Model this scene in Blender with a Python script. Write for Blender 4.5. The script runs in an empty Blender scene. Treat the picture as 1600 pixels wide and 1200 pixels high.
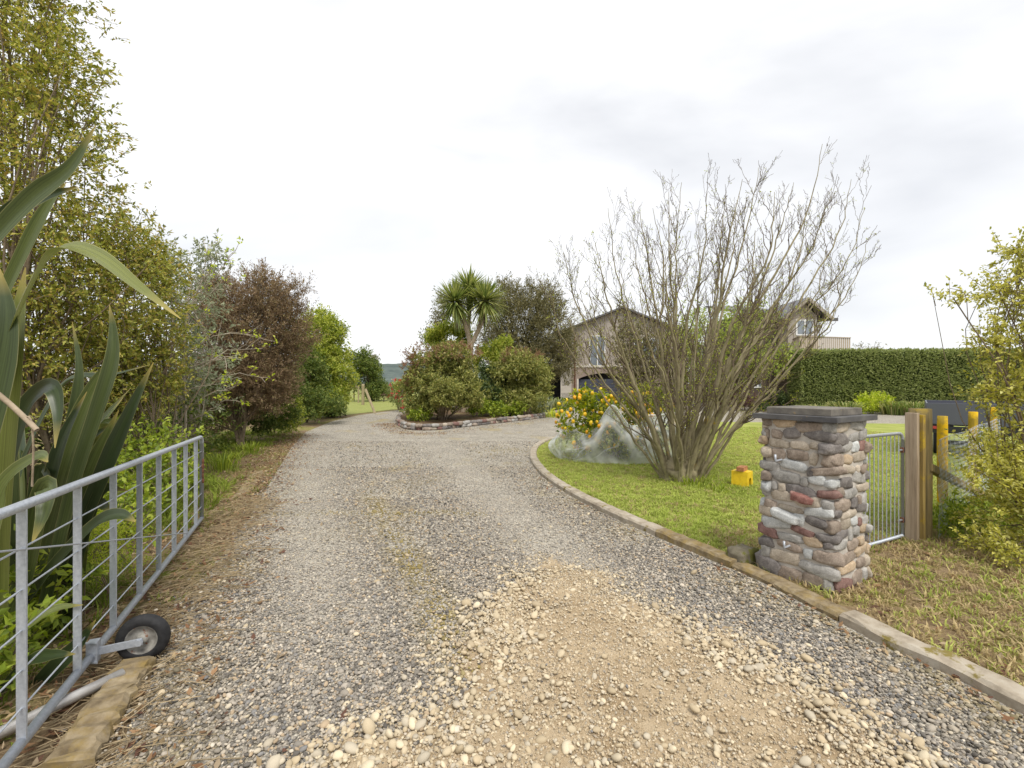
import bpy, bmesh, math, random
import numpy as np
from mathutils import Vector, Matrix, noise as mnoise

R = math.radians
rng = np.random.default_rng(7)
random.seed(7)
scene = bpy.context.scene
COL = scene.collection

# ------------------------------------------------------------------ camera
F, H = 730.0, 1.6            # focal length in pixels of a 1600 px wide frame, eye height
cam_d = bpy.data.cameras.new("camera")
cam_d.sensor_width = 36.0
cam_d.lens = F / 1600 * 36.0
cam_d.clip_start = 0.05
cam_d.clip_end = 6000
cam = bpy.data.objects.new("camera", cam_d)
cam.location = (0, 0, H)
cam.rotation_euler = (R(90), 0, 0)
COL.objects.link(cam)
scene.camera = cam

# ------------------------------------------------------------------ world, sun, exposure
SUN_EL, SUN_AZ = 56.0, 160.0      # azimuth clockwise from +Y : behind the viewer, a little to the right
w = bpy.data.worlds.new("World")
scene.world = w
w.use_nodes = True
wn, wl = w.node_tree.nodes, w.node_tree.links
wn.clear()
out = wn.new("ShaderNodeOutputWorld")
sky = wn.new("ShaderNodeTexSky")
sky.sky_type = 'NISHITA'
sky.sun_disc = False
sky.sun_elevation = R(SUN_EL)
sky.sun_rotation = R(SUN_AZ)
bg1 = wn.new("ShaderNodeBackground"); bg1.inputs[1].default_value = 0.10
wl.new(sky.outputs[0], bg1.inputs[0])
tc = wn.new("ShaderNodeTexCoord")
mp = wn.new("ShaderNodeMapping"); mp.inputs['Scale'].default_value = (1.0, 1.0, 2.6)
mp.inputs['Location'].default_value = (0.35, 0.1, 0.6)
wl.new(tc.outputs['Generated'], mp.inputs[0])
nz = wn.new("ShaderNodeTexNoise"); nz.inputs['Scale'].default_value = 1.7
nz.inputs['Detail'].default_value = 5; nz.inputs['Roughness'].default_value = 0.5
nz.inputs['Distortion'].default_value = 0.4
wl.new(mp.outputs[0], nz.inputs['Vector'])
rp = wn.new("ShaderNodeValToRGB")
rp.color_ramp.elements[0].position = 0.28; rp.color_ramp.elements[0].color = (0.395, 0.40, 0.412, 1)
rp.color_ramp.elements[1].position = 0.53; rp.color_ramp.elements[1].color = (0.515, 0.515, 0.517, 1)
wl.new(nz.outputs['Fac'], rp.inputs[0])
bg2 = wn.new("ShaderNodeBackground"); bg2.inputs[1].default_value = 1.0
wl.new(rp.outputs[0], bg2.inputs[0])
mx = wn.new("ShaderNodeMixShader"); mx.inputs[0].default_value = 0.93      # closed cloud cover over the clear sky
wl.new(bg1.outputs[0], mx.inputs[1]); wl.new(bg2.outputs[0], mx.inputs[2])
wl.new(mx.outputs[0], out.inputs[0])

sun_d = bpy.data.lights.new("sun", 'SUN')
sun_d.energy = 1.5
sun_d.angle = R(22)
sun_d.color = (1.0, 0.95, 0.87)
sun = bpy.data.objects.new("sun", sun_d)
az, el = R(SUN_AZ), R(SUN_EL)
to_sun = Vector((math.sin(az) * math.cos(el), math.cos(az) * math.cos(el), math.sin(el)))
sun.rotation_euler = to_sun.to_track_quat('Z', 'Y').to_euler()
sun.location = to_sun * 50
COL.objects.link(sun)
scene.view_settings.view_transform = 'Standard'
scene.view_settings.look = 'None'
scene.view_settings.exposure = 1.16
scene.view_settings.gamma = 1
scene.render.engine = 'CYCLES'
scene.cycles.use_denoising = True
scene.cycles.max_bounces = 8
scene.cycles.transparent_max_bounces = 12

# ------------------------------------------------------------------ helpers
def G(px, py, z=0.0):
    """the point of the plane at height z that the photograph shows at a pixel"""
    d = (H - z) / (py - 600.0)
    return Vector(((px - 800) * d, F * d, z))

def P(px, py, Y):
    return Vector(((px - 800) * Y / F, Y, H - (py - 600) * Y / F))

def tag(o, label=None, cat=None, group=None, kind=None):
    if label: o["label"] = label
    if cat: o["category"] = cat
    if group: o["group"] = group
    if kind: o["kind"] = kind
    return o

def empty(name, loc, label, cat, group=None, rz=0.0):
    o = bpy.data.objects.new(name, None)
    o.location = loc
    o.rotation_euler = (0, 0, rz)
    o.empty_display_size = 0.2
    COL.objects.link(o)
    return tag(o, label, cat, group)

def link(o, parent=None):
    COL.objects.link(o)
    if parent is not None:
        o.parent = parent
        pm = Matrix.LocRotScale(parent.location, parent.rotation_euler, None)
        if parent.parent is not None:
            gp = parent.parent
            pm = Matrix.LocRotScale(gp.location, gp.rotation_euler, None) @ parent.matrix_parent_inverse @ pm
        o.matrix_parent_inverse = pm.inverted()
    return o

def mesh_np(name, V, Fc, mat, parent=None, smooth=False):
    """V (n,3) world coordinates, Fc (m,k) indices"""
    V = np.asarray(V, dtype=np.float32).reshape(-1, 3)
    Fc = np.asarray(Fc, dtype=np.int32)
    m, k = Fc.shape
    me = bpy.data.meshes.new(name)
    me.vertices.add(len(V)); me.vertices.foreach_set("co", V.ravel())
    me.loops.add(m * k); me.loops.foreach_set("vertex_index", Fc.ravel())
    me.polygons.add(m)
    me.polygons.foreach_set("loop_start", np.arange(0, m * k, k, dtype=np.int32))
    me.update(calc_edges=True)
    me.validate()
    if smooth:
        me.polygons.foreach_set("use_smooth", np.ones(len(me.polygons), dtype=bool))
    me.materials.append(mat)
    return link(bpy.data.objects.new(name, me), parent)

def bm_obj(name, bm, mat, parent=None, smooth=False):
    me = bpy.data.meshes.new(name)
    bm.normal_update()
    bm.to_mesh(me); bm.free()
    if smooth:
        for p in me.polygons: p.use_smooth = True
    me.materials.append(mat)
    return link(bpy.data.objects.new(name, me), parent)

def box_bm(size, M=None, bevel=0.0, bm=None):
    own = bm is None
    bm = bm or bmesh.new()
    r = bmesh.ops.create_cube(bm, size=1.0)
    vs = r['verts']
    bmesh.ops.scale(bm, vec=size, verts=vs)
    if bevel:
        es = list({e for v in vs for e in v.link_edges})
        rb = bmesh.ops.bevel(bm, geom=es, offset=bevel, segments=2, affect='EDGES', profile=0.6)
        vs = rb['verts']
    if M is not None:
        bmesh.ops.transform(bm, matrix=M, verts=vs)
    return bm

def T(loc, rz=0.0, rx=0.0, ry=0.0):
    return Matrix.Translation(loc) @ Matrix.Rotation(rz, 4, 'Z') @ Matrix.Rotation(ry, 4, 'Y') @ Matrix.Rotation(rx, 4, 'X')

def box(name, size, loc, mat, parent=None, rz=0.0, bevel=0.0, rx=0.0, ry=0.0):
    return bm_obj(name, box_bm(size, T(loc, rz, rx, ry), bevel), mat, parent)

def tubes_np(paths, sides=5, cap=True):
    """paths: list of (pts, radii) -> V, quads"""
    VV, QQ, off = [], [], 0
    ang = np.arange(sides) * 2 * math.pi / sides
    ca, sa = np.cos(ang), np.sin(ang)
    for pts, rad in paths:
        p = np.asarray(pts, float)
        n = len(p)
        r = np.broadcast_to(np.asarray(rad, float), (n,))
        t = np.gradient(p, axis=0)
        t /= np.linalg.norm(t, axis=1, keepdims=True) + 1e-9
        ref = np.where(np.abs(t[:, 2:3]) < 0.9, np.array([[0, 0, 1.0]]), np.array([[1.0, 0, 0]]))
        if n > 2 or True:
            ref = np.broadcast_to(ref[0] if abs(t[:, 2]).max() < 0.93 else np.array([0.83, 0.55, 0.02]), (n, 3))
        a = np.cross(t, ref); a /= np.linalg.norm(a, axis=1, keepdims=True) + 1e-9
        b = np.cross(t, a)
        ring = p[:, None, :] + r[:, None, None] * (ca[None, :, None] * a[:, None, :] + sa[None, :, None] * b[:, None, :])
        VV.append(ring.reshape(-1, 3))
        i = np.arange(n - 1)[:, None] * sides + np.arange(sides)[None, :]
        j = np.arange(n - 1)[:, None] * sides + (np.arange(sides)[None, :] + 1) % sides
        q = np.stack([i, j, j + sides, i + sides], -1).reshape(-1, 4) + off
        QQ.append(q)
        off += n * sides
        if cap:
            for e in (0, n - 1):
                VV.append(p[e:e + 1])
                base = off - 0
                k0 = off - (n * sides if e == 0 else n * sides + 1) + e * sides
                kk = np.arange(sides)
                cq = np.stack([k0 + kk, k0 + (kk + 1) % sides, np.full(sides, off), np.full(sides, off)], -1)
                QQ.append(cq[:, :4])
                off += 1
    return np.concatenate(VV), np.concatenate(QQ)

def tube_obj(name, paths, mat, parent=None, sides=8, smooth=True, cap=False):
    V, Q = tubes_np(paths, sides, False)
    if cap:
        Vc, Tc = [], []
        off = len(V); base = 0
        quads = [Q]
        for pts, rad in paths:
            n = len(pts)
            for e in (0, n - 1):
                Vc.append(np.asarray(pts[e], float)[None])
                k0 = base + e * sides
                for k in range(0, sides, 1):
                    Tc.append((k0 + k, k0 + (k + 1) % sides, off))
                off += 1
            base += n * sides
        V = np.concatenate([V] + Vc)
        me = bpy.data.meshes.new(name)
        me.from_pydata(V.tolist(), [], Q.tolist() + Tc)
        if smooth:
            for p_ in me.polygons: p_.use_smooth = len(p_.vertices) == 4
        me.materials.append(mat)
        return link(bpy.data.objects.new(name, me), parent)
    return mesh_np(name, V, Q, mat, parent, smooth)

def bez(pts, n=12):
    """Catmull-Rom through points"""
    p = np.asarray([tuple(q) for q in pts], float)
    p = np.vstack([2 * p[0] - p[1], p, 2 * p[-1] - p[-2]])
    res = []
    segs = len(p) - 3
    per = max(2, int(math.ceil(n / segs)))
    for s in range(segs):
        a, b, c, d = p[s:s + 4]
        for t in np.linspace(0, 1, per, endpoint=False):
            res.append(0.5 * ((2 * b) + (c - a) * t + (2 * a - 5 * b + 4 * c - d) * t * t + (3 * b - a - 3 * c + d) * t ** 3))
    res.append(p[-2])
    return np.array(res)

def unit(v):
    return v / (np.linalg.norm(v, axis=-1, keepdims=True) + 1e-9)

def rand_unit(n):
    return unit(rng.normal(size=(n, 3)))

def leaf_arrays(pos, d, L, W, up=0.5, fold=0.25):
    """folded pointed leaves, two triangles each"""
    n = len(pos)
    d = unit(d)
    nr = rand_unit(n) + np.array([0, 0, up * 2])
    s = unit(np.cross(d, nr))
    nn = np.cross(s, d)
    L = np.broadcast_to(L, (n,))[:, None]; W = np.broadcast_to(W, (n,))[:, None]
    mid = pos + d * L * 0.45
    V = np.empty((n, 4, 3))
    V[:, 0] = pos
    V[:, 1] = mid + s * W * 0.5 + nn * W * fold
    V[:, 2] = pos + d * L - nn * L * 0.08
    V[:, 3] = mid - s * W * 0.5 + nn * W * fold
    b = np.arange(n)[:, None] * 4
    Fc = np.concatenate([b + np.array([[0, 1, 2]]), b + np.array([[0, 2, 3]])], 1).reshape(-1, 3)
    return V.reshape(-1, 3), Fc

def in_poly(x, y, poly):
    poly = np.asarray([(p[0], p[1]) for p in poly])
    res = np.zeros(len(x), bool)
    j = len(poly) - 1
    for i in range(len(poly)):
        xi, yi = poly[i]; xj, yj = poly[j]
        c = ((yi > y) != (yj > y)) & (x < (xj - xi) * (y - yi) / (yj - yi + 1e-12) + xi)
        res ^= c
        j = i
    return res

def fnoise(x, y, scale, seed=0.0):
    return np.array([mnoise.noise((a * scale + seed, b * scale - seed, seed * 1.7)) for a, b in zip(x, y)])

# ------------------------------------------------------------------ materials
def new_mat(name):
    m = bpy.data.materials.new(name)
    m.use_nodes = True
    n, l = m.node_tree.nodes, m.node_tree.links
    return m, n, l, n["Principled BSDF"]

def ramp(n, stops):
    r = n.new("ShaderNodeValToRGB")
    e = r.color_ramp.elements
    while len(e) < len(stops): e.new(0.5)
    for k, (p, c) in enumerate(stops):
        e[k].position = p; e[k].color = (*c, 1)
    return r

def noise_node(n, l, scale, detail=4, rough=0.55, coord='Object', vec=None):
    t = n.new("ShaderNodeTexNoise")
    t.inputs['Scale'].default_value = scale; t.inputs['Detail'].default_value = detail
    t.inputs['Roughness'].default_value = rough
    if vec is None:
        c = n.new("ShaderNodeTexCoord"); l.new(c.outputs[coord], t.inputs['Vector'])
    else:
        l.new(vec, t.inputs['Vector'])
    return t

def mixc(n, l, fac, a, b, mode='MIX'):
    m = n.new("ShaderNodeMix"); m.data_type = 'RGBA'; m.blend_type = mode
    for sock, v in ((m.inputs['Factor'], fac), (m.inputs['A'], a), (m.inputs['B'], b)):
        if hasattr(v, 'links') or hasattr(v, 'is_linked'): l.new(v, sock)
        elif isinstance(v, (int, float)): sock.default_value = v
        else: sock.default_value = (*v, 1)
    return m.outputs['Result']

def bump(n, l, bs, height, dist=0.01, strength=0.6):
    b = n.new("ShaderNodeBump"); b.inputs['Distance'].default_value = dist; b.inputs['Strength'].default_value = strength
    l.new(height, b.inputs['Height']); l.new(b.outputs[0], bs.inputs['Normal'])

def mat_mottled(name, cols, scale=6, rough=0.85, bump_d=0.004, bscale=40, spec=0.3, metallic=0.0, lichen=None, lichen_t=0.62, lscale=5, lsoft=0.05):
    m, n, l, bs = new_mat(name)
    t = noise_node(n, l, scale, 6, 0.6)
    k = len(cols)
    r = ramp(n, [(0.30 + 0.4 * i / max(1, k - 1), c) for i, c in enumerate(cols)])
    l.new(t.outputs['Fac'], r.inputs[0])
    col = r.outputs[0]
    if lichen:
        t2 = noise_node(n, l, lscale, 8, 0.7)
        r2 = ramp(n, [(lichen_t, (0, 0, 0)), (lichen_t + lsoft, (1, 1, 1))])
        l.new(t2.outputs['Fac'], r2.inputs[0])
        col = mixc(n, l, r2.outputs[0], col, lichen)
    l.new(col, bs.inputs['Base Color'])
    bs.inputs['Roughness'].default_value = rough
    bs.inputs['Specular IOR Level'].default_value = spec
    bs.inputs['Metallic'].default_value = metallic
    if bump_d:
        t3 = noise_node(n, l, bscale, 5, 0.65)
        bump(n, l, bs, t3.outputs['Fac'], bump_d)
    return m

def mat_leaf(name, cols, trans=0.35, rough=0.55, spec=0.3, wide=None):
    """colour varies from leaf to leaf"""
    m, n, l, bs = new_mat(name)
    g = n.new("ShaderNodeNewGeometry")
    k = len(cols)
    cols = [tuple(min(0.6, q * 1.28) for q in c) for c in cols]
    r = ramp(n, [(i / max(1, k - 1), c) for i, c in enumerate(cols)])
    l.new(g.outputs['Random Per Island'], r.inputs[0])
    col = r.outputs[0]
    if wide:
        t = noise_node(n, l, wide[1], 3, 0.5)
        rr = ramp(n, [(0.42, (0, 0, 0)), (0.62, (1, 1, 1))])
        l.new(t.outputs['Fac'], rr.inputs[0])
        col = mixc(n, l, rr.outputs[0], col, wide[0])
    l.new(col, bs.inputs['Base Color'])
    bs.inputs['Roughness'].default_value = rough
    bs.inputs['Specular IOR Level'].default_value = spec
    tr = n.new("ShaderNodeBsdfTranslucent")
    hs = n.new("ShaderNodeHueSaturation"); hs.inputs['Value'].default_value = 1.5; hs.inputs['Saturation'].default_value = 1.1
    l.new(col, hs.inputs['Color']); l.new(hs.outputs[0], tr.inputs[0])
    mix = n.new("ShaderNodeMixShader"); mix.inputs[0].default_value = trans
    l.new(bs.outputs[0], mix.inputs[1]); l.new(tr.outputs[0], mix.inputs[2])
    l.new(mix.outputs[0], n["Material Output"].inputs[0])
    return m

def mat_attr(name, rough=0.8, spec=0.3, trans=0.0, bump_s=0):
    """colour comes from the scattered piece itself"""
    m, n, l, bs = new_mat(name)
    a = n.new("ShaderNodeAttribute"); a.attribute_type = 'INSTANCER'; a.attribute_name = "tint"
    col = a.outputs['Color']
    if bump_s:
        t = noise_node(n, l, bump_s, 4, 0.6)
        rr = ramp(n, [(0.3, (0.72, 0.72, 0.72)), (0.7, (1.15, 1.15, 1.15))])
        l.new(t.outputs['Fac'], rr.inputs[0])
        col = mixc(n, l, 1.0, col, rr.outputs[0], 'MULTIPLY')
    l.new(col, bs.inputs['Base Color'])
    bs.inputs['Roughness'].default_value = rough; bs.inputs['Specular IOR Level'].default_value = spec
    if trans:
        tr = n.new("ShaderNodeBsdfTranslucent"); l.new(col, tr.inputs[0])
        mix = n.new("ShaderNodeMixShader"); mix.inputs[0].default_value = trans
        l.new(bs.outputs[0], mix.inputs[1]); l.new(tr.outputs[0], mix.inputs[2])
        l.new(mix.outputs[0], n["Material Output"].inputs[0])
    return m

M = {}
M['galv'] = mat_mottled('galvanised_steel', [(0.36, 0.39, 0.44), (0.50, 0.53, 0.58)], 60, 0.45, 0.0003, 200, 0.5, 0.35)
M['alu'] = mat_mottled('dull_alloy_tube', [(0.42, 0.40, 0.38), (0.62, 0.60, 0.57)], 14, 0.4, 0.0003, 80, 0.5, 0.5)
M['rust'] = mat_mottled('rusty_iron', [(0.10, 0.04, 0.025), (0.22, 0.10, 0.06)], 40, 0.9, 0.001, 90)
M['rubber'] = mat_mottled('black_rubber', [(0.012, 0.012, 0.013), (0.03, 0.03, 0.032)], 30, 0.7, 0.0005, 120)
M['rim'] = mat_mottled('dirty_wheel_rim', [(0.16, 0.15, 0.135), (0.34, 0.33, 0.30)], 30, 0.75, 0.0004, 90, 0.3, 0.15, (0.2, 0.09, 0.05), 0.60, 25)
M['concrete'] = mat_mottled('weathered_concrete', [(0.24, 0.20, 0.15), (0.36, 0.31, 0.24), (0.44, 0.40, 0.33)], 9, 0.92, 0.004, 60, 0.2, 0, (0.20, 0.16, 0.05), 0.58, 4)
M['concrete_moss'] = mat_mottled('mossy_concrete', [(0.12, 0.09, 0.055), (0.23, 0.18, 0.11), (0.33, 0.27, 0.18)], 13, 0.95, 0.006, 50, 0.2, 0, (0.26, 0.18, 0.045), 0.46, 9, 0.3)
M['mortar'] = mat_mottled('grey_mortar', [(0.38, 0.35, 0.31), (0.52, 0.48, 0.43)], 14, 0.95, 0.010, 45, 0.15)
M['slate'] = mat_mottled('dark_slab', [(0.06, 0.06, 0.066), (0.13, 0.125, 0.12)], 7, 0.85, 0.003, 50, 0.3, 0, (0.46, 0.29, 0.07), 0.64, 10)
M['slate_top'] = mat_mottled('pale_slab', [(0.10, 0.092, 0.082), (0.22, 0.20, 0.17)], 9, 0.9, 0.006, 40, 0.3, 0, (0.46, 0.28, 0.06), 0.63, 10)
M['wood_pale'] = None
def mat_wood(name, cols, lich=None, axis=2, t=0.6):
    m, n, l, bs = new_mat(name)
    c = n.new("ShaderNodeTexCoord"); mpn = n.new("ShaderNodeMapping")
    sc = [30, 30, 30]; sc[axis] = 1.6
    mpn.inputs['Scale'].default_value = sc
    l.new(c.outputs['Object'], mpn.inputs[0])
    tn = noise_node(n, l, 1.0, 6, 0.65, vec=mpn.outputs[0])
    r = ramp(n, [(0.30, cols[0]), (0.52, cols[1]), (0.72, cols[2])])
    l.new(tn.outputs['Fac'], r.inputs[0])
    col = r.outputs[0]
    if lich:
        t2 = noise_node(n, l, 4.0, 6, 0.7)
        r2 = ramp(n, [(t, (0, 0, 0)), (t + 0.12, (1, 1, 1))]); l.new(t2.outputs['Fac'], r2.inputs[0])
        col = mixc(n, l, r2.outputs[0], col, lich)
    l.new(col, bs.inputs['Base Color'])
    bs.inputs['Roughness'].default_value = 0.85; bs.inputs['Specular IOR Level'].default_value = 0.2
    bump(n, l, bs, tn.outputs['Fac'], 0.004)
    return m
M['wood_pale'] = mat_wood('weathered_plank', [(0.20, 0.15, 0.10), (0.36, 0.28, 0.20), (0.46, 0.38, 0.28)])
M['wood_lichen'] = mat_wood('lichen_plank', [(0.20, 0.14, 0.06), (0.34, 0.24, 0.08), (0.42, 0.32, 0.12)], (0.50, 0.34, 0.03), t=0.50)
M['wood_post'] = mat_wood('old_round_post', [(0.11, 0.09, 0.045), (0.22, 0.17, 0.08), (0.30, 0.23, 0.11)], (0.34, 0.25, 0.06), t=0.56)
M['wood_yellow'] = mat_wood('lichen_yellow_post', [(0.22, 0.16, 0.04), (0.38, 0.26, 0.03), (0.55, 0.36, 0.02)], (0.60, 0.37, 0.01), t=0.46)
M['wood_far'] = mat_wood('far_post', [(0.20, 0.16, 0.09), (0.30, 0.25, 0.15), (0.36, 0.30, 0.18)])
M['bark'] = mat_mottled('grey_brown_bark', [(0.13, 0.10, 0.07), (0.24, 0.19, 0.13)], 18, 0.95, 0.006, 60, 0.15)
M['bark_pale'] = mat_mottled('pale_bark', [(0.24, 0.19, 0.13), (0.42, 0.34, 0.25)], 14, 0.95, 0.006, 60, 0.15)
M['bark_dark'] = mat_mottled('dark_bark', [(0.05, 0.04, 0.03), (0.11, 0.085, 0.06)], 14, 0.95, 0.005, 50, 0.15)
M['bark_lichen'] = mat_mottled('lichened_bark', [(0.16, 0.135, 0.08), (0.27, 0.235, 0.145), (0.34, 0.30, 0.19)], 7, 0.95, 0.004, 60, 0.15, 0, (0.42, 0.28, 0.03), 0.645, 2.6)
M['twig'] = mat_mottled('twig_bark', [(0.10, 0.075, 0.055), (0.21, 0.165, 0.115)], 5, 0.95, 0, 60, 0.15)
M['pale_twig'] = mat_mottled('pale_twig_bark', [(0.30, 0.26, 0.20), (0.48, 0.42, 0.34)], 6, 0.95, 0, 60, 0.15)

# leaves
M['lf_gold'] = mat_leaf('olive_gold_leaf', [(0.10, 0.12, 0.02), (0.18, 0.20, 0.035), (0.28, 0.29, 0.06), (0.37, 0.35, 0.09), (0.37, 0.27, 0.08)], 0.35)
M['lf_right'] = mat_leaf('golden_leaf', [(0.18, 0.19, 0.03), (0.34, 0.33, 0.055), (0.48, 0.44, 0.11), (0.56, 0.46, 0.18)], 0.35)
M['lf_grey'] = mat_leaf('grey_green_leaf', [(0.12, 0.14, 0.08), (0.24, 0.27, 0.17), (0.36, 0.38, 0.26)], 0.3)
M['lf_lime'] = mat_leaf('lime_leaf', [(0.20, 0.27, 0.02), (0.36, 0.42, 0.05), (0.50, 0.52, 0.10)], 0.45)
M['lf_brown'] = mat_leaf('brown_needle', [(0.10, 0.07, 0.042), (0.19, 0.135, 0.08), (0.27, 0.19, 0.12), (0.21, 0.18, 0.08)], 0.25, 0.8)
M['lf_bright'] = mat_leaf('bright_green_leaf', [(0.09, 0.13, 0.018), (0.19, 0.24, 0.03), (0.33, 0.36, 0.06), (0.44, 0.43, 0.12)], 0.38)
M['lf_mid'] = mat_leaf('mid_green_leaf', [(0.045, 0.075, 0.015), (0.10, 0.14, 0.03), (0.18, 0.20, 0.05)], 0.3)
M['lf_dark'] = mat_leaf('dark_green_leaf', [(0.025, 0.042, 0.014), (0.055, 0.085, 0.025), (0.10, 0.13, 0.04)], 0.25, 0.45)
M['lf_dome'] = mat_leaf('dome_leaf', [(0.08, 0.10, 0.025), (0.16, 0.18, 0.045), (0.26, 0.26, 0.075), (0.36, 0.33, 0.12)], 0.3, 0.5)
M['lf_domered'] = mat_leaf('reddish_new_leaf', [(0.12, 0.06, 0.04), (0.24, 0.13, 0.085), (0.20, 0.17, 0.06)], 0.3)
M['lf_khaki'] = mat_leaf('khaki_needle', [(0.07, 0.07, 0.032), (0.15, 0.14, 0.065), (0.25, 0.22, 0.11)], 0.25, 0.8)
M['lf_hedge'] = mat_leaf('hedge_leaf', [(0.11, 0.135, 0.045), (0.20, 0.235, 0.08), (0.31, 0.335, 0.14)], 0.35, 0.5)
M['lf_burg'] = mat_leaf('burgundy_leaf', [(0.06, 0.03, 0.03), (0.14, 0.07, 0.065), (0.20, 0.13, 0.10)], 0.25)
M['lf_lemon'] = mat_leaf('lemon_leaf', [(0.06, 0.10, 0.012), (0.18, 0.22, 0.02), (0.36, 0.35, 0.03)], 0.35, 0.4)
M['lf_cord'] = mat_leaf('cabbage_tree_leaf', [(0.07, 0.10, 0.03), (0.15, 0.19, 0.05), (0.26, 0.29, 0.09), (0.36, 0.36, 0.14)], 0.25, 0.45)
M['lf_red'] = mat_leaf('red_flower', [(0.28, 0.02, 0.025), (0.42, 0.05, 0.05), (0.36, 0.10, 0.07)], 0.3)
M['lf_strap'] = mat_leaf('strap_leaf', [(0.05, 0.08, 0.02), (0.14, 0.18, 0.04), (0.32, 0.29, 0.13)], 0.3)
M['lf_bud'] = mat_leaf('young_bud_leaf', [(0.20, 0.20, 0.03), (0.32, 0.33, 0.05), (0.36, 0.42, 0.06)], 0.4)
M['lf_spring'] = mat_leaf('spring_leaf', [(0.13, 0.18, 0.03), (0.25, 0.31, 0.06), (0.36, 0.39, 0.10)], 0.4)
M['lf_weed'] = mat_leaf('weed_leaf', [(0.09, 0.13, 0.02), (0.20, 0.26, 0.03), (0.34, 0.38, 0.06)], 0.35)

# ------------------------------------------------------------------ ground
def sheet(name, pts, z, mat, kind='structure', sub=None):
    bm = bmesh.new()
    vs = [bm.verts.new((p[0], p[1], z)) for p in pts]
    f = bm.faces.new(vs)
    if f.normal.z < 0: f.normal_flip()
    bmesh.ops.triangulate(bm, faces=[f])
    o = bm_obj(name, bm, mat)
    for pl in o.data.polygons:
        if pl.normal.z < 0: pl.flip()
    o["kind"] = kind
    return o

def mat_ground(name, soil, green, dry, gscale=0.5, t0=0.42, t1=0.60, fine=70):
    m, n, l, bs = new_mat(name)
    big = noise_node(n, l, gscale, 5, 0.6)
    r = ramp(n, [(t0, (0, 0, 0)), (t1, (1, 1, 1))]); l.new(big.outputs['Fac'], r.inputs[0])
    f = noise_node(n, l, fine, 6, 0.7)
    rf = ramp(n, [(0.3, (0.55, 0.55, 0.55)), (0.7, (1.35, 1.35, 1.35))]); l.new(f.outputs['Fac'], rf.inputs[0])
    md = noise_node(n, l, gscale * 9, 5, 0.65)
    rm = ramp(n, [(0.40, (0, 0, 0)), (0.62, (1, 1, 1))]); l.new(md.outputs['Fac'], rm.inputs[0])
    g2 = mixc(n, l, rm.outputs[0], green, dry)
    c = mixc(n, l, r.outputs[0], soil, g2)
    c = mixc(n, l, 1.0, c, rf.outputs[0], 'MULTIPLY')
    l.new(c, bs.inputs['Base Color'])
    bs.inputs['Roughness'].default_value = 0.95; bs.inputs['Specular IOR Level'].default_value = 0.1
    bump(n, l, bs, f.outputs['Fac'], 0.02, 0.8)
    return m

M['ground'] = mat_ground('rough_ground', (0.20, 0.145, 0.085), (0.17, 0.19, 0.04), (0.30, 0.235, 0.11), 0.8, 0.46, 0.58)
M['grass_far'] = mat_ground('field_grass', (0.25, 0.27, 0.08), (0.22, 0.26, 0.07), (0.32, 0.32, 0.11), 0.3, 0.4, 0.6, 30)
bmg = bmesh.new()
bmesh.ops.create_grid(bmg, x_segments=8, y_segments=8, size=2500)
ground = bm_obj("ground", bmg, M['ground']); ground["kind"] = "structure"
ground.location = (0, 1500, 0)

# driveway gravel
def mat_gravel():
    m, n, l, bs = new_mat('driveway_gravel')
    c = n.new("ShaderNodeTexCoord")
    v = n.new("ShaderNodeTexVoronoi"); v.inputs['Scale'].default_value = 55
    l.new(c.outputs['Object'], v.inputs['Vector'])
    sp = n.new("ShaderNodeSeparateColor"); l.new(v.outputs['Color'], sp.inputs[0])
    r = ramp(n, [(0.0, (0.22, 0.205, 0.18)), (0.35, (0.39, 0.36, 0.31)), (0.7, (0.50, 0.465, 0.40)), (0.93, (0.58, 0.54, 0.46)), (1.0, (0.5, 0.42, 0.29))])
    l.new(sp.outputs[0], r.inputs[0])
    rd = ramp(n, [(0.0, (1, 1, 1)), (0.75, (0.85, 0.85, 0.85)), (1.0, (0.35, 0.35, 0.35))])
    md = n.new("ShaderNodeMath"); md.operation = 'MULTIPLY'; md.inputs[1].default_value = 1.35
    l.new(v.outputs['Distance'], md.inputs[0]); l.new(md.outputs[0], rd.inputs[0])
    col = mixc(n, l, 1.0, r.outputs[0], rd.outputs[0], 'MULTIPLY')
    # mossy and ochre patches
    mp_ = n.new("ShaderNodeMapping"); mp_.inputs['Scale'].default_value = (1.0, 0.55, 1.0)
    l.new(c.outputs['Object'], mp_.inputs[0])
    t = noise_node(n, l, 0.75, 6, 0.68, vec=mp_.outputs[0])
    rt = ramp(n, [(0.55, (0, 0, 0)), (0.70, (0.75, 0.75, 0.75))]); l.new(t.outputs['Fac'], rt.inputs[0])
    col = mixc(n, l, rt.outputs[0], col, (0.33, 0.26, 0.10))
    t2 = noise_node(n, l, 1.7, 5, 0.6)
    r2 = ramp(n, [(0.35, (0.90, 0.89, 0.87)), (0.65, (1.12, 1.11, 1.08))]); l.new(t2.outputs['Fac'], r2.inputs[0])
    col = mixc(n, l, 1.0, col, r2.outputs[0], 'MULTIPLY')
    l.new(col, bs.inputs['Base Color'])
    bs.inputs['Roughness'].default_value = 0.9; bs.inputs['Specular IOR Level'].default_value = 0.15
    inv = n.new("ShaderNodeMath"); inv.operation = 'SUBTRACT'; inv.inputs[0].default_value = 1.0
    l.new(v.outputs['Distance'], inv.inputs[1])
    bump(n, l, bs, inv.outputs[0], 0.02, 0.7)
    return m
M['gravel'] = mat_gravel()

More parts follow.
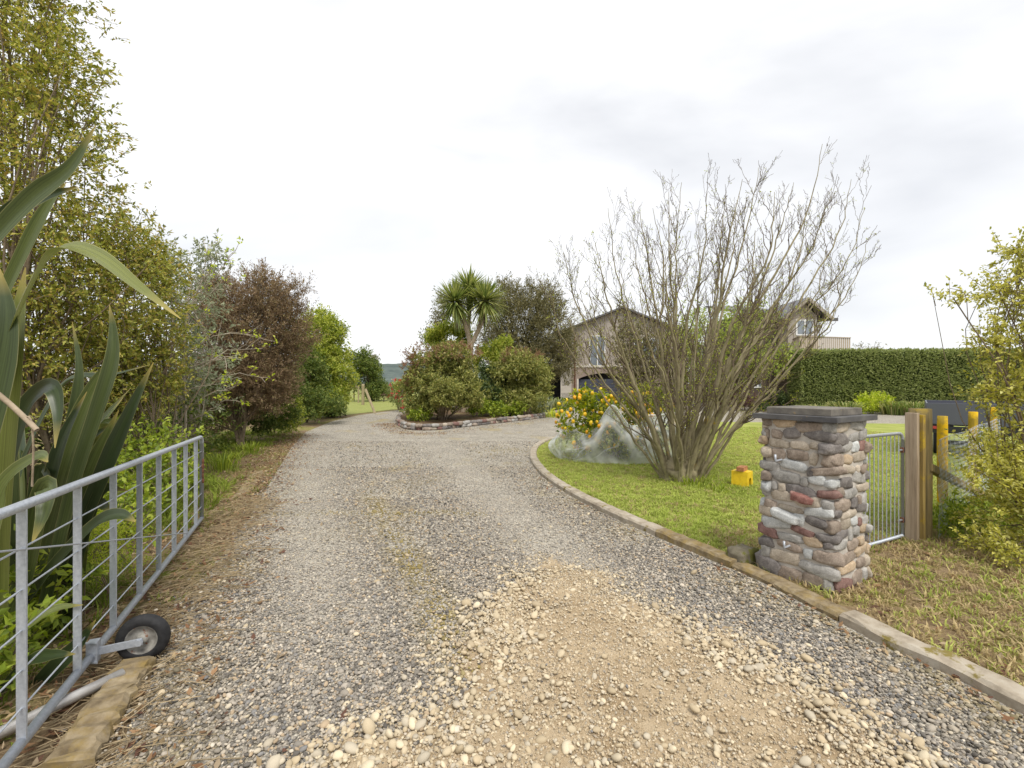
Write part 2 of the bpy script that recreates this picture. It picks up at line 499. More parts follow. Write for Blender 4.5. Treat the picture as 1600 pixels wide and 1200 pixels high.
left_px = [(150, 1260), (205, 1130), (262, 1010), (330, 890), (385, 815), (425, 750), (455, 700), (478, 675), (520, 658), (560, 649), (612, 642), (650, 637.5)]
left_edge = [G(*p) for p in left_px]
kerb_px = [(1760, 1200), (1600, 1118), (1500, 1064), (1390, 1015), (1290, 962), (1200, 915), (1130, 884), (1050, 850), (960, 810), (900, 780), (860, 755), (838, 735), (828, 716), (832, 701), (850, 690), (880, 682)]
kerb_line = [G(*p) for p in kerb_px]
drive_poly = [Vector((-2.0, -4, 0)), Vector((-1.9, 1.0, 0))] + left_edge + [G(760, 633), G(850, 628), G(870, 625.5), G(1080, 627), G(1235, 641), G(1700, 648), G(2300, 650), G(2300, 668), G(1000, 668)]
drive_poly += [Vector((4.2, 6, 0)), Vector((4.2, -4, 0))]
driveway = sheet("driveway", drive_poly, 0.004, M['gravel'])

# lawn and verge
def mat_lawn():
    m, n, l, bs = new_mat('mown_lawn')
    c = n.new("ShaderNodeTexCoord")
    f = noise_node(n, l, 55, 6, 0.7)
    rf = ramp(n, [(0.3, (0.60, 0.60, 0.60)), (0.7, (1.3, 1.3, 1.3))]); l.new(f.outputs['Fac'], rf.inputs[0])
    b = noise_node(n, l, 1.3, 5, 0.6)
    rb = ramp(n, [(0.35, (0.25, 0.29, 0.07)), (0.55, (0.32, 0.35, 0.09)), (0.72, (0.40, 0.40, 0.14))]); l.new(b.outputs['Fac'], rb.inputs[0])
    soil = noise_node(n, l, 2.4, 6, 0.65)
    rs = ramp(n, [(0.36, (0.15, 0.105, 0.06)), (0.50, (0.26, 0.19, 0.11)), (0.60, (0.20, 0.19, 0.055)), (0.70, (0.33, 0.27, 0.13))]); l.new(soil.outputs['Fac'], rs.inputs[0])
    # worn earth round the gate pillar : distance from a point, broken up by noise
    vm = n.new("ShaderNodeVectorMath"); vm.operation = 'DISTANCE'; vm.inputs[1].default_value = (3.6, 2.9, 0.0)
    l.new(c.outputs['Object'], vm.inputs[0])
    ad = n.new("ShaderNodeMath"); ad.operation = 'MULTIPLY_ADD'; ad.inputs[1].default_value = 2.2
    l.new(soil.outputs['Fac'], ad.inputs[0]); l.new(vm.outputs['Value'], ad.inputs[2])
    rr = n.new("ShaderNodeMapRange"); rr.inputs['From Min'].default_value = 2.9; rr.inputs['From Max'].default_value = 3.5
    l.new(ad.outputs[0], rr.inputs['Value'])
    col = mixc(n, l, rr.outputs[0], rs.outputs[0], rb.outputs[0])
    col = mixc(n, l, 1.0, col, rf.outputs[0], 'MULTIPLY')
    l.new(col, bs.inputs['Base Color'])
    bs.inputs['Roughness'].default_value = 0.95; bs.inputs['Specular IOR Level'].default_value = 0.1
    bump(n, l, bs, f.outputs['Fac'], 0.015, 0.8)
    return m
M['lawn'] = mat_lawn()
lawn_poly = [p + Vector((0.06, 0.03, 0)) for p in kerb_line] + [G(930, 671), G(1000, 664), G(1130, 660), G(1500, 664), G(2400, 668), Vector((14, 3, 0)), Vector((9, 0.5, 0)), Vector((4.0, 1.0, 0))]
lawn = sheet("lawn", lawn_poly, 0.025, M['lawn'])
# field beyond the bend
field_poly = [G(430, 652), G(520, 651), G(612, 640.5), G(660, 634), Vector((-4, 60, 0)), Vector((-10, 160, 0)), Vector((-70, 160, 0)), Vector((-40, 40, 0))]
sheet("vineyard_grass", field_poly, 0.012, M['grass_far'])

# distant hill
def hill():
    xs = np.linspace(-700, 500, 90); ys = np.linspace(900, 1500, 26)
    V = []
    for y in ys:
        for x in xs:
            e = math.exp(-((x + 230) / 300) ** 2) * math.sin(min(1, (y - 900) / 320) * math.pi / 2)
            h = 58 * e + 9 * mnoise.noise((x * 0.012, y * 0.012, 3.0)) * e + 2.2 * mnoise.noise((x * 0.07, y * 0.07, 1.0)) * e - 0.6
            V.append((x, y, h))
    nx = len(xs); Q = []
    for j in range(len(ys) - 1):
        for i in range(nx - 1):
            a = j * nx + i
            Q.append((a, a + 1, a + nx + 1, a + nx))
    m, n, l, bs = new_mat('hazed_wooded_hillside')
    t = noise_node(n, l, 0.035, 8, 0.7)
    r = ramp(n, [(0.35, (0.075, 0.095, 0.09)), (0.55, (0.11, 0.135, 0.125)), (0.68, (0.16, 0.19, 0.155))]); l.new(t.outputs['Fac'], r.inputs[0])  # bluish distance haze is mixed into these woodland colours
    l.new(r.outputs[0], bs.inputs['Base Color']); bs.inputs['Roughness'].default_value = 1
    bs.inputs['Specular IOR Level'].default_value = 0
    o = mesh_np("hill", V, Q, m, None, True); o["kind"] = "structure"
hill()

# sandy patch of new fill on the drive : a low uneven bed
sand_px = [(862, 872), (800, 905), (745, 950), (716, 1010), (706, 1090), (640, 1130), (500, 1180), (420, 1260), (400, 1400), (1700, 1400), (1560, 1260), (1440, 1190), (1370, 1120), (1250, 1045), (1120, 985), (1000, 945), (930, 890)]
sand_poly = [G(*p) for p in sand_px]
def dist_poly(x, y, poly):
    p = np.asarray([(q[0], q[1]) for q in poly]); d = np.full(len(x), 1e9)
    for i in range(len(p)):
        a, b = p[i - 1], p[i]
        ab = b - a; L2 = (ab ** 2).sum()
        t = np.clip(((x - a[0]) * ab[0] + (y - a[1]) * ab[1]) / L2, 0, 1)
        d = np.minimum(d, np.hypot(x - a[0] - t * ab[0], y - a[1] - t * ab[1]))
    ins = in_poly(x, y, poly)
    return np.where(ins, d, -d)
def sand_patch():
    xs = np.arange(-1.4, 3.0, 0.022); ys = np.arange(1.2, 4.6, 0.022)
    X, Y = np.meshgrid(xs, ys); x, y = X.ravel(), Y.ravel()
    d = dist_poly(x, y, sand_poly) + 0.16 * fnoise(x, y, 3.0, 1.3) + 0.05 * fnoise(x, y, 12, 4.1)
    z = np.clip(d * 0.12, -0.03, 0.022) + 0.010 * fnoise(x, y, 4.0, 8.8) + 0.008 * fnoise(x, y, 17, 2.2) + 0.004 * fnoise(x, y, 45, 5.2)
    z = np.where(d < 0, np.minimum(z, 0.001) - 0.012, z)
    nx = len(xs)
    a = (np.arange(len(ys) - 1)[:, None] * nx + np.arange(nx - 1)[None, :]).ravel()
    Q = np.stack([a, a + 1, a + nx + 1, a + nx], -1)
    keep = (d[Q] > -0.06).any(1)
    Q = Q[keep]
    m, n, l, bs = new_mat('tan_fill')
    t = noise_node(n, l, 3.2, 8, 0.7)
    r = ramp(n, [(0.33, (0.32, 0.235, 0.14)), (0.52, (0.435, 0.34, 0.22)), (0.70, (0.52, 0.425, 0.295))]); l.new(t.outputs['Fac'], r.inputs[0])
    f = noise_node(n, l, 120, 5, 0.7)
    rf = ramp(n, [(0.3, (0.72, 0.72, 0.72)), (0.7, (1.2, 1.2, 1.2))]); l.new(f.outputs['Fac'], rf.inputs[0])
    col = mixc(n, l, 1.0, r.outputs[0], rf.outputs[0], 'MULTIPLY')
    l.new(col, bs.inputs['Base Color']); bs.inputs['Roughness'].default_value = 0.97; bs.inputs['Specular IOR Level'].default_value = 0.1
    bump(n, l, bs, f.outputs['Fac'], 0.008, 0.9)
    o = mesh_np("sand_patch", np.stack([x, y, z], -1), Q, m, None, True)
    # drop unused vertices
    bm = bmesh.new(); bm.from_mesh(o.data)
    bmesh.ops.delete(bm, geom=[v for v in bm.verts if not v.link_faces], context='VERTS')
    bm.to_mesh(o.data); bm.free()
    o["kind"] = "structure"
sand_patch()

# ------------------------------------------------------------------ scattered pieces (geometry nodes)
def scatter(name, pos, rot, scl, tint, protos, mat, label=None, cat=None):
    """protos: list of mesh datablocks; each point takes one of them"""
    me = bpy.data.meshes.new(name)
    n = len(pos)
    me.vertices.add(n); me.vertices.foreach_set("co", np.asarray(pos, np.float32).ravel())
    for an, ty, key, arr in (("rot", 'FLOAT_VECTOR', 'vector', rot), ("scl", 'FLOAT_VECTOR', 'vector', scl)):
        a = me.attributes.new(an, ty, 'POINT'); a.data.foreach_set(key, np.asarray(arr, np.float32).ravel())
    a = me.attributes.new("tint", 'FLOAT_COLOR', 'POINT')
    c4 = np.concatenate([np.asarray(tint, np.float32), np.ones((n, 1), np.float32)], 1)
    a.data.foreach_set("color", c4.ravel())
    a = me.attributes.new("pick", 'INT', 'POINT'); a.data.foreach_set("value", rng.integers(0, len(protos), n).astype(np.int32))
    me.materials.append(mat)
    o = link(bpy.data.objects.new(name, me))
    ng = bpy.data.node_groups.new(name, 'GeometryNodeTree')
    ng.interface.new_socket("Geometry", in_out='INPUT', socket_type='NodeSocketGeometry')
    ng.interface.new_socket("Geometry", in_out='OUTPUT', socket_type='NodeSocketGeometry')
    N, L = ng.nodes, ng.links
    gi, go = N.new("NodeGroupInput"), N.new("NodeGroupOutput")
    join = N.new("GeometryNodeJoinGeometry")
    for pm in reversed(protos):
        if not pm.materials: pm.materials.append(mat)
        po = bpy.data.objects.new(pm.name, pm)          # never linked to the scene
        oi = N.new("GeometryNodeObjectInfo"); oi.inputs['Object'].default_value = po
        oi.inputs['As Instance'].default_value = True
        L.new(oi.outputs['Geometry'], join.inputs[0])
    iop = N.new("GeometryNodeInstanceOnPoints")
    L.new(gi.outputs[0], iop.inputs['Points']); L.new(join.outputs[0], iop.inputs['Instance'])
    iop.inputs['Pick Instance'].default_value = True
    def attr(nm, ty):
        q = N.new("GeometryNodeInputNamedAttribute"); q.data_type = ty; q.inputs[0].default_value = nm
        return q.outputs[0]
    L.new(attr("pick", 'INT'), iop.inputs['Instance Index'])
    e2r = N.new("FunctionNodeEulerToRotation"); L.new(attr("rot", 'FLOAT_VECTOR'), e2r.inputs[0])
    L.new(e2r.outputs[0], iop.inputs['Rotation'])
    L.new(attr("scl", 'FLOAT_VECTOR'), iop.inputs['Scale'])
    L.new(iop.outputs[0], go.inputs[0])
    md = o.modifiers.new("scatter", 'NODES'); md.node_group = ng
    tag(o, label, cat, kind="stuff")
    return o

def pebble_mesh(name, seed, sub=2, amp=0.22):
    bm = bmesh.new()
    bmesh.ops.create_icosphere(bm, subdivisions=sub, radius=0.5)
    for v in bm.verts:
        v.co *= 1 + amp * mnoise.noise(v.co * 1.8 + Vector((seed * 7.3, 0, 0))) + amp * 0.4 * mnoise.noise(v.co * 4.5 + Vector((0, seed * 3.1, 0)))
    me = bpy.data.meshes.new(name); bm.to_mesh(me); bm.free()
    for p in me.polygons: p.use_smooth = True
    return me
pebbles = [pebble_mesh(f"pebble_shape", k) for k in range(5)]
M['pebble'] = mat_attr('pebble', 0.8, 0.25, 0.0, 60)

def drive_pebbles():
    # candidate positions with density falling away from the viewer
    xs, ys = [], []
    for y0, y1, dens in ((1.75, 3.0, 6600), (3.0, 4.5, 5200), (4.5, 6.5, 2500), (6.5, 9.0, 1100), (9.0, 13.0, 300)):
        x0, x1 = -min(1.15 * y1, 6.5), min(1.15 * y1, 4.5)
        n = int((x1 - x0) * (y1 - y0) * dens)
        xs.append(rng.uniform(x0, x1, n)); ys.append(rng.uniform(y0, y1, n))
    x, y = np.concatenate(xs), np.concatenate(ys)
    poly = [Vector((-1.9, 1.0, 0))] + left_edge[:8] + [G(600, 668), G(760, 668), G(860, 682)] + list(reversed([p - Vector((0.03, 0.0, 0)) for p in kerb_line[:-1]]))
    edge = dist_poly(x, y, poly) + 0.12 * rng.normal(size=len(x)) * (x < 0)
    k = edge > 0.0
    x, y = x[k], y[k]
    sd = dist_poly(x, y, sand_poly) + 0.20 * fnoise(x, y, 2.6, 1.3) + 0.08 * rng.normal(size=len(x))
    # inside the sand most stones are buried
    k = (sd < 0.10) | (rng.random(len(x)) < np.clip(0.85 - 0.9 * sd, 0.22, 0.8))
    # the moss strip between the wheel tracks shows fewer stones
    x, y, sd = x[k], y[k], sd[k]
    strip = np.exp(-((x - (-0.36 - 0.44 * (y - 2.92))) / 0.17) ** 2) * (y > 2.5) * np.clip((7.5 - y) / 1.5, 0, 1)
    moss = strip * np.clip(1.1 + 0.9 * fnoise(x, y, 1.6, 5.5), 0, 1)
    edgem = np.exp(-((dist_poly(x, y, poly)) / 0.35) ** 2) * np.clip(0.2 + 1.2 * fnoise(x, y, 1.2, 9.5), 0, 1) * 0.7
    bars = np.exp(-((y - 5.75 - 0.1 * fnoise(x, y, 1.5, 2.5)) / 0.10) ** 2) * (x < -0.3) * 0.8 + np.clip(fnoise(x, y * 0.6, 0.8, 7.7) * 2.2 - 0.35, 0, 0.9) * np.clip((y - 4.5) / 2, 0, 1)
    edgem = np.maximum(edgem, bars)
    k = rng.random(len(x)) > 0.45 * np.maximum(moss, edgem)
    x, y, sd, moss = x[k], y[k], sd[k], np.maximum(moss, edgem)[k]
    n = len(x)
    # the two compacted wheel tracks
    tr = np.exp(-((x + 1.25 + 0.46 * (y - 3)) / 0.42) ** 2) + np.exp(-((x - 0.85 + 0.30 * (y - 3)) / 0.42) ** 2)
    tr = np.clip(tr, 0, 1) * np.clip((y - 2.2) / 2.0, 0, 1)
    tan = rng.random(n) < np.clip(0.46 + sd * 2.6, 0.02, 0.94)
    size = rng.lognormal(math.log(0.0130), 0.33, n) * np.where(tan, rng.lognormal(0.10, 0.32, n), 1.0) * np.where(tan & (sd > -0.1) & (rng.random(n) < 0.03), 1.8, 1.0)
    size = np.clip(size, 0.006, 0.062)
    size *= np.clip(1.0 + 0.03 * (y - 4), 1, 1.2)
    size *= 1 - 0.30 * tr
    inner = sd > 0.3
    size = np.where(inner, size * rng.uniform(0.35, 1.0, n), size)
    asp = rng.uniform(0.55, 1.0, (n, 2))
    scl = np.stack([size * 1.25, size * (0.6 + 0.4 * asp[:, 0]), size * (0.45 + 0.3 * asp[:, 1])], -1)
    rot = np.stack([rng.normal(0, 0.35, n), rng.normal(0, 0.35, n), rng.uniform(0, 6.28, n)], -1)
    base = np.array([[0.12, 0.115, 0.11], [0.22, 0.21, 0.195], [0.32, 0.30, 0.27], [0.43, 0.40, 0.35], [0.38, 0.31, 0.225], [0.20, 0.205, 0.215], [0.52, 0.49, 0.43]])
    pk = rng.choice(7, n, p=[0.17, 0.24, 0.22, 0.13, 0.10, 0.09, 0.05])
    col = base[pk] * rng.uniform(0.8, 1.2, (n, 1)) * np.array([[1.06, 1.0, 0.92]])
    # paler, dusty stones where wheels run
    col = col * (1 - 0.45 * tr[:, None]) + np.array([[0.52, 0.48, 0.415]]) * 0.45 * tr[:, None]
    tb = np.array([[0.53, 0.44, 0.30], [0.45, 0.365, 0.24], [0.59, 0.505, 0.36], [0.48, 0.42, 0.32]])[rng.integers(0, 4, n)] * rng.uniform(0.85, 1.12, (n, 1))
    col = np.where(tan[:, None], tb, col)
    mossc = np.array([[0.27, 0.21, 0.06]])
    mm = (moss * (rng.random(n) < 0.7))[:, None] * 0.85 * (~tan[:, None])
    col = col * (1 - mm) + mossc * mm
    z = 0.004 + scl[:, 2] * rng.uniform(0.05, 0.55, n) + np.where(sd > 0, np.clip(sd * 0.12, 0, 0.02), 0) - 0.3 * tr * scl[:, 2] + np.where(rng.random(n) < 0.25, 0.008, 0)
    scatter("drive_gravel", np.stack([x, y, z], -1), rot, scl, col, pebbles, M['pebble'], "loose grey and tan pebbles covering the near driveway", "gravel")
drive_pebbles()
def sand_grit():
    n0 = 110000
    x = rng.uniform(-1.2, 2.6, n0); y = rng.uniform(1.7, 4.4, n0)
    d = dist_poly(x, y, sand_poly) + 0.2 * fnoise(x, y, 2.6, 1.3) + 0.10 * rng.normal(size=n0)
    k = (d > -0.05) & (rng.random(n0) < 0.35 + 0.9 * np.clip(fnoise(x, y, 3.5, 6.6) + 0.2, 0, 1))
    x, y = x[k], y[k]; n = len(x)
    s = rng.lognormal(math.log(0.0065), 0.4, n); s = np.clip(s, 0.003, 0.018)
    c = np.array([[0.49, 0.395, 0.265], [0.40, 0.315, 0.20], [0.56, 0.47, 0.34], [0.33, 0.28, 0.21]])[rng.integers(0, 4, n)] * rng.uniform(0.8, 1.15, (n, 1))
    zz = np.clip(dist_poly(x, y, sand_poly) * 0.12, 0.0, 0.022) + 0.010 * fnoise(x, y, 4.0, 8.8) + 0.008 * fnoise(x, y, 17, 2.2) + 0.004 * fnoise(x, y, 45, 5.2) + s * 0.2
    zz = np.maximum(zz, 0.006)
    scatter("sand_grit", np.stack([x, y, zz], -1), rng.uniform(0, 6.28, (n, 3)), np.stack([s * 1.3, s, s * 0.8], -1), c, pebbles[:3], M['pebble'], "small tan grit and crumbs on the sandy fill patch", "grit")
sand_grit()

# grass tufts
def tuft_mesh(name, blades, h, spread, width, seed, bend=0.5):
    r = np.random.default_rng(seed)
    V, Fc = [], []
    for b in range(blades):
        a = r.uniform(0, 6.28); q = r.uniform(0, spread)
        base = np.array([math.cos(a) * q, math.sin(a) * q, 0])
        a2 = a + r.normal(0, 0.7)
        d = np.array([math.cos(a2), math.sin(a2), 0]); s = np.array([-d[1], d[0], 0])
        hh = h * r.uniform(0.5, 1.1); bd = bend * r.uniform(0.3, 1.2) * hh
        i = len(V)
        p1 = base + d * bd * 0.3 + np.array([0, 0, hh * 0.6]); p2 = base + d * bd + np.array([0, 0, hh * (1.0 - 0.25 * bend)])
        V += [base + s * width / 2, base - s * width / 2, p1 - s * width * 0.4, p1 + s * width * 0.4, p2]
        Fc += [(i, i + 1, i + 2), (i, i + 2, i + 3), (i + 3, i + 2, i + 4)]
    me = bpy.data.meshes.new(name)
    me.from_pydata([tuple(v) for v in V], [], Fc)
    return me
M['blade'] = mat_attr('grass_blade', 0.7, 0.15, 0.35)
lawn_tufts = [tuft_mesh("lawn_tuft_shape", 9, 0.045, 0.035, 0.007, 11 + k, 0.8) for k in range(3)]
long_tufts = [tuft_mesh("long_tuft_shape", 14, 0.22, 0.05, 0.008, 31 + k, 0.8) for k in range(3)]

def grass_scatter():
    n0 = 110000
    x = rng.uniform(0.2, 12, n0); y = rng.uniform(1.9, 17, n0)
    keep = rng.random(n0) < np.clip(1.35 - y / 14, 0.25, 1)
    x, y = x[keep], y[keep]
    k = in_poly(x, y, [p + Vector((0.17, 0.06, 0)) for p in kerb_line] + lawn_poly[len(kerb_line):]) & (np.abs(x) < 1.15 * y + 0.3)
    x, y = x[k], y[k]
    nz = fnoise(x, y, 2.4, 3.0); nb = fnoise(x, y, 0.8, 6.0)
    d = np.hypot(x - 3.6, y - 2.9) + 0.9 * nz
    worn = np.clip((2.7 - d) / 0.5, 0, 1)
    k = rng.random(len(x)) > worn * (0.10 + 0.5 * (nz < -0.15))
    x, y, nz, nb, worn = x[k], y[k], nz[k], nb[k], worn[k]
    n = len(x)
    c = np.array([[0.40, 0.47, 0.10]]) * (1 - 0.5 * (0.5 + nb[:, None])) + np.array([[0.58, 0.58, 0.19]]) * 0.5 * (0.5 + nb[:, None])
    dry = (rng.random(n) < 0.14 + 0.62 * worn)[:, None]
    c = np.where(dry, np.array([[0.48, 0.38, 0.20]]), c) * rng.uniform(0.75, 1.2, (n, 1))
    s = rng.uniform(0.6, 1.25, n) * np.where(worn > 0.5, rng.uniform(0.6, 1.3, n), 1.0)
    scatter("lawn_grass", np.stack([x, y, np.full(n, 0.022)], -1), np.stack([rng.normal(0, 0.15, n), rng.normal(0, 0.15, n), rng.uniform(0, 6.28, n)], -1),
            np.stack([s * 1.3, s * 1.3, s], -1), c, lawn_tufts, M['blade'], "short yellow green lawn grass behind the curved kerb", "grass")
grass_scatter()

def verge_scatter():
    """grass, dry stalks and weeds on the left side of the drive"""
    n0 = 26000
    x = rng.uniform(-9, -1.2, n0); y = rng.uniform(1.7, 16, n0)
    le = np.array([(p[0], p[1]) for p in left_edge])
    ex = np.interp(y, le[:, 1], le[:, 0])
    off = ex - x
    nz = fnoise(x, y, 1.5, 2.0)
    k = (off > 0.02) & (off < 4.2) & (rng.random(n0) < np.clip(0.10 + off * 0.55 + 0.7 * nz, 0.05, 1)) & (np.abs(x) < 1.15 * y + 0.6)
    # nothing grows through the concrete kerb beside the gate
    k &= ~((y < 2.9) & (off < 0.42))
    x, y, off, nz = x[k], y[k], off[k], nz[k]
    n = len(x)
    dry = rng.random(n) < np.clip(0.85 - off * 0.5, 0.18, 0.9)
    c = np.where(dry[:, None], np.array([[0.40, 0.30, 0.16]]), np.array([[0.22, 0.28, 0.04]])) * rng.uniform(0.7, 1.25, (n, 1))
    s = rng.uniform(0.15, 0.45, n) + np.where((off > 0.55) & (nz > 0.0), rng.uniform(0.1, 0.7, n), 0)
    s = np.where(dry, s * 0.55, s)
    scatter("verge_grass", np.stack([x, y, np.full(n, -0.004)], -1), np.stack([rng.normal(0, 0.25, n), rng.normal(0, 0.25, n), rng.uniform(0, 6.28, n)], -1),
            np.stack([s * 1.5, s * 1.5, s], -1), c, long_tufts, M['blade'], "patchy dry and green grass along the left driveway edge", "grass")
verge_scatter()

def litter_leaf(name, seed):
    r = np.random.default_rng(seed)
    V = [(0, 0, 0), (0.4, 0.2, 0.08 * r.random()), (1, 0, 0.15 * r.random()), (0.45, -0.2, 0.1 * r.random())]
    me = bpy.data.meshes.new(name); me.from_pydata([(a - .5, b, c) for a, b, c in V], [], [(0, 1, 2), (0, 2, 3)])
    return me
def stalk(name, seed):
    r = np.random.default_rng(seed)
    V, Q = tubes_np([(bez([(-0.5, 0, 0.01), (-0.1, 0.06 * r.normal(), 0.02), (0.5, 0.1 * r.normal(), 0.015)], 5), 0.006)], 3, False)
    me = bpy.data.meshes.new(name); me.from_pydata(V.tolist(), [], Q.tolist())
    return me
def litter():
    pts, typ = [], []
    le = np.array([(p[0], p[1]) for p in left_edge])
    y = rng.uniform(1.8, 15, 6500); ex = np.interp(y, le[:, 1], le[:, 0])
    x = ex - rng.normal(0.25, 0.38, len(y)) - 0.05
    # fallen leaves swept against the stone edging of the island
    xi, yi = [], []
    ed = [G(*p) for p in ((612, 662), (616, 668), (640, 676), (690, 677), (760, 667), (850, 656))]
    ep = bez(ed, 60)
    for k in range(1900):
        q = ep[int(len(ep) * rng.random() ** 1.7)]
        xi.append(q[0] + rng.normal(0, 0.35)); yi.append(q[1] - abs(rng.normal(0, 0.5)) + 0.15)
    kp = bez(kerb_line[:12], 80)
    for k in range(160):
        q = kp[rng.integers(0, len(kp))]
        xi.append(q[0] - abs(rng.normal(0, 0.12))); yi.append(q[1] - rng.normal(0, 0.1))
    xr = rng.uniform(2.2, 6, 900); yr = rng.uniform(2.2, 5.2, 900)
    kk = in_poly(xr, yr, [p + Vector((0.2, 0.1, 0)) for p in kerb_line] + lawn_poly[len(kerb_line):])
    X = np.concatenate([x, np.array(xi), xr[kk]]); Y = np.concatenate([y, np.array(yi), yr[kk]])
    Z = np.concatenate([np.full(len(x) + len(xi), 0.02), np.full(kk.sum(), 0.04)])
    n = len(X)
    cols = np.array([[0.24, 0.13, 0.07], [0.36, 0.22, 0.12], [0.44, 0.33, 0.19], [0.16, 0.085, 0.06], [0.46, 0.36, 0.24]])
    c = cols[rng.integers(0, 5, n)] * rng.uniform(0.7, 1.2, (n, 1))
    s = rng.uniform(0.03, 0.075, n)
    scatter("leaf_litter", np.stack([X, Y, Z], -1), np.stack([rng.normal(0, 0.35, n), rng.normal(0, 0.35, n), rng.uniform(0, 6.28, n)], -1),
            np.stack([s, s, s], -1), c, [litter_leaf("fallen_leaf_shape", k) for k in range(4)], M['blade'], "brown fallen leaves strewn along the driveway edges", "leaves")
    # straw stalks by the gate
    m = 1500
    y = rng.uniform(1.8, 6.5, m); ex = np.interp(y, le[:, 1], le[:, 0]); x = ex - rng.normal(0.12, 0.22, m)
    s = rng.uniform(0.08, 0.3, m)
    c = np.array([[0.50, 0.40, 0.25]]) * rng.uniform(0.6, 1.2, (m, 1))
    scatter("straw", np.stack([x, y, np.full(m, 0.016)], -1), np.stack([rng.normal(0, 0.1, m), rng.normal(0, 0.12, m), rng.uniform(0, 6.28, m)], -1),
            np.stack([s, s, np.full(m, 0.5)], -1) * np.array([[1, 1, 1]]), c, [stalk("stalk_shape", k) for k in range(4)], M['blade'], "pale dry grass stalks lying beside the long gate", "straw")
litter()

# ------------------------------------------------------------------ kerbs
def sweep(name, path, profile, mat, parent=None, jitter=0.0):
    """profile: list of (outward offset, z); closed ring swept along path, outward to the right of travel"""
    p = np.asarray([(q[0], q[1]) for q in path]); t = np.gradient(p, axis=0); t /= np.linalg.norm(t, axis=1, keepdims=True)
    nrm = np.stack([t[:, 1], -t[:, 0]], -1)
    k = len(profile); V = []
    for i in range(len(p)):
        for (o, z) in profile:
            V.append((p[i, 0] + nrm[i, 0] * o + jitter * rng.normal(), p[i, 1] + nrm[i, 1] * o + jitter * rng.normal(), z + jitter * rng.normal() * (z > 0)))
    fcs = []
    for i in range(len(p) - 1):
        for j in range(k):
            a = i * k + j; b = i * k + (j + 1) % k
            fcs.append((a, b, b + k, a + k))
    me = bpy.data.meshes.new(name)
    fcs += [tuple(range(k - 1, -1, -1)), tuple((len(p) - 1) * k + j for j in range(k))]
    me.from_pydata(V, [], fcs); me.materials.append(mat)
    bm = bmesh.new(); bm.from_mesh(me); bmesh.ops.recalc_face_normals(bm, faces=bm.faces); bm.to_mesh(me); bm.free()
    return link(bpy.data.objects.new(name, me), parent)

kerb = empty("kerb", kerb_line[6], "low curved concrete kerb between the gravel drive and lawn", "kerb")
kp = bez(kerb_line, 200)
seglen = np.concatenate([[0], np.cumsum(np.linalg.norm(np.diff(kp, axis=0), axis=1))])
s0 = 0.0
ki = 0
while s0 < seglen[-1] - 0.1:
    s1 = min(seglen[-1], s0 + (0.95 if ki else 1.25))
    ss = np.linspace(s0 + 0.006, s1 - 0.006, 12)
    path = np.stack([np.interp(ss, seglen, kp[:, 0]), np.interp(ss, seglen, kp[:, 1])], -1)
    near = path[:, 1].mean() < 5.0
    top = 0.075 if path[:, 1].mean() > 4.2 else (0.05 if path[:, 1].mean() > 2.75 else 0.07)
    wd = 0.15
    mat = M['concrete'] if (path[:, 1].mean() > 4.6 or path[:, 1].mean() < 2.75) else M['concrete_moss']
    sweep("kerb_block", path, [(0, -0.05), (0, top - 0.02), (0.02, top), (wd - 0.02, top + 0.004), (wd, top - 0.012), (wd, -0.05)], mat, kerb, 0.003)
    s0 = s1; ki += 1

lk = empty("edge_kerb", G(160, 1120), "mossy ochre stained concrete kerb lying beside the gate wheel", "kerb")
a, b = G(100, 1215), G(212, 1045)
pth = np.linspace((a[0], a[1]), (b[0], b[1]), 26)
sweep("kerb_slab", pth, [(-0.085, -0.05), (-0.085, 0.05), (-0.06, 0.066), (0.07, 0.062), (0.09, 0.045), (0.095, -0.05)], M['concrete_moss'], lk, 0.007)
lk2 = empty("edge_strip", G(380, 760), "flat grey concrete strip in the leaf litter past the gate", "kerb")
a, b = G(372, 782), G(404, 737)
sweep("strip_slab", np.linspace((a[0], a[1]), (b[0], b[1]), 14), [(-0.09, -0.05), (-0.09, 0.012), (-0.07, 0.019), (0.07, 0.018), (0.09, 0.010), (0.09, -0.05)], M['concrete_moss'], lk2, 0.004)

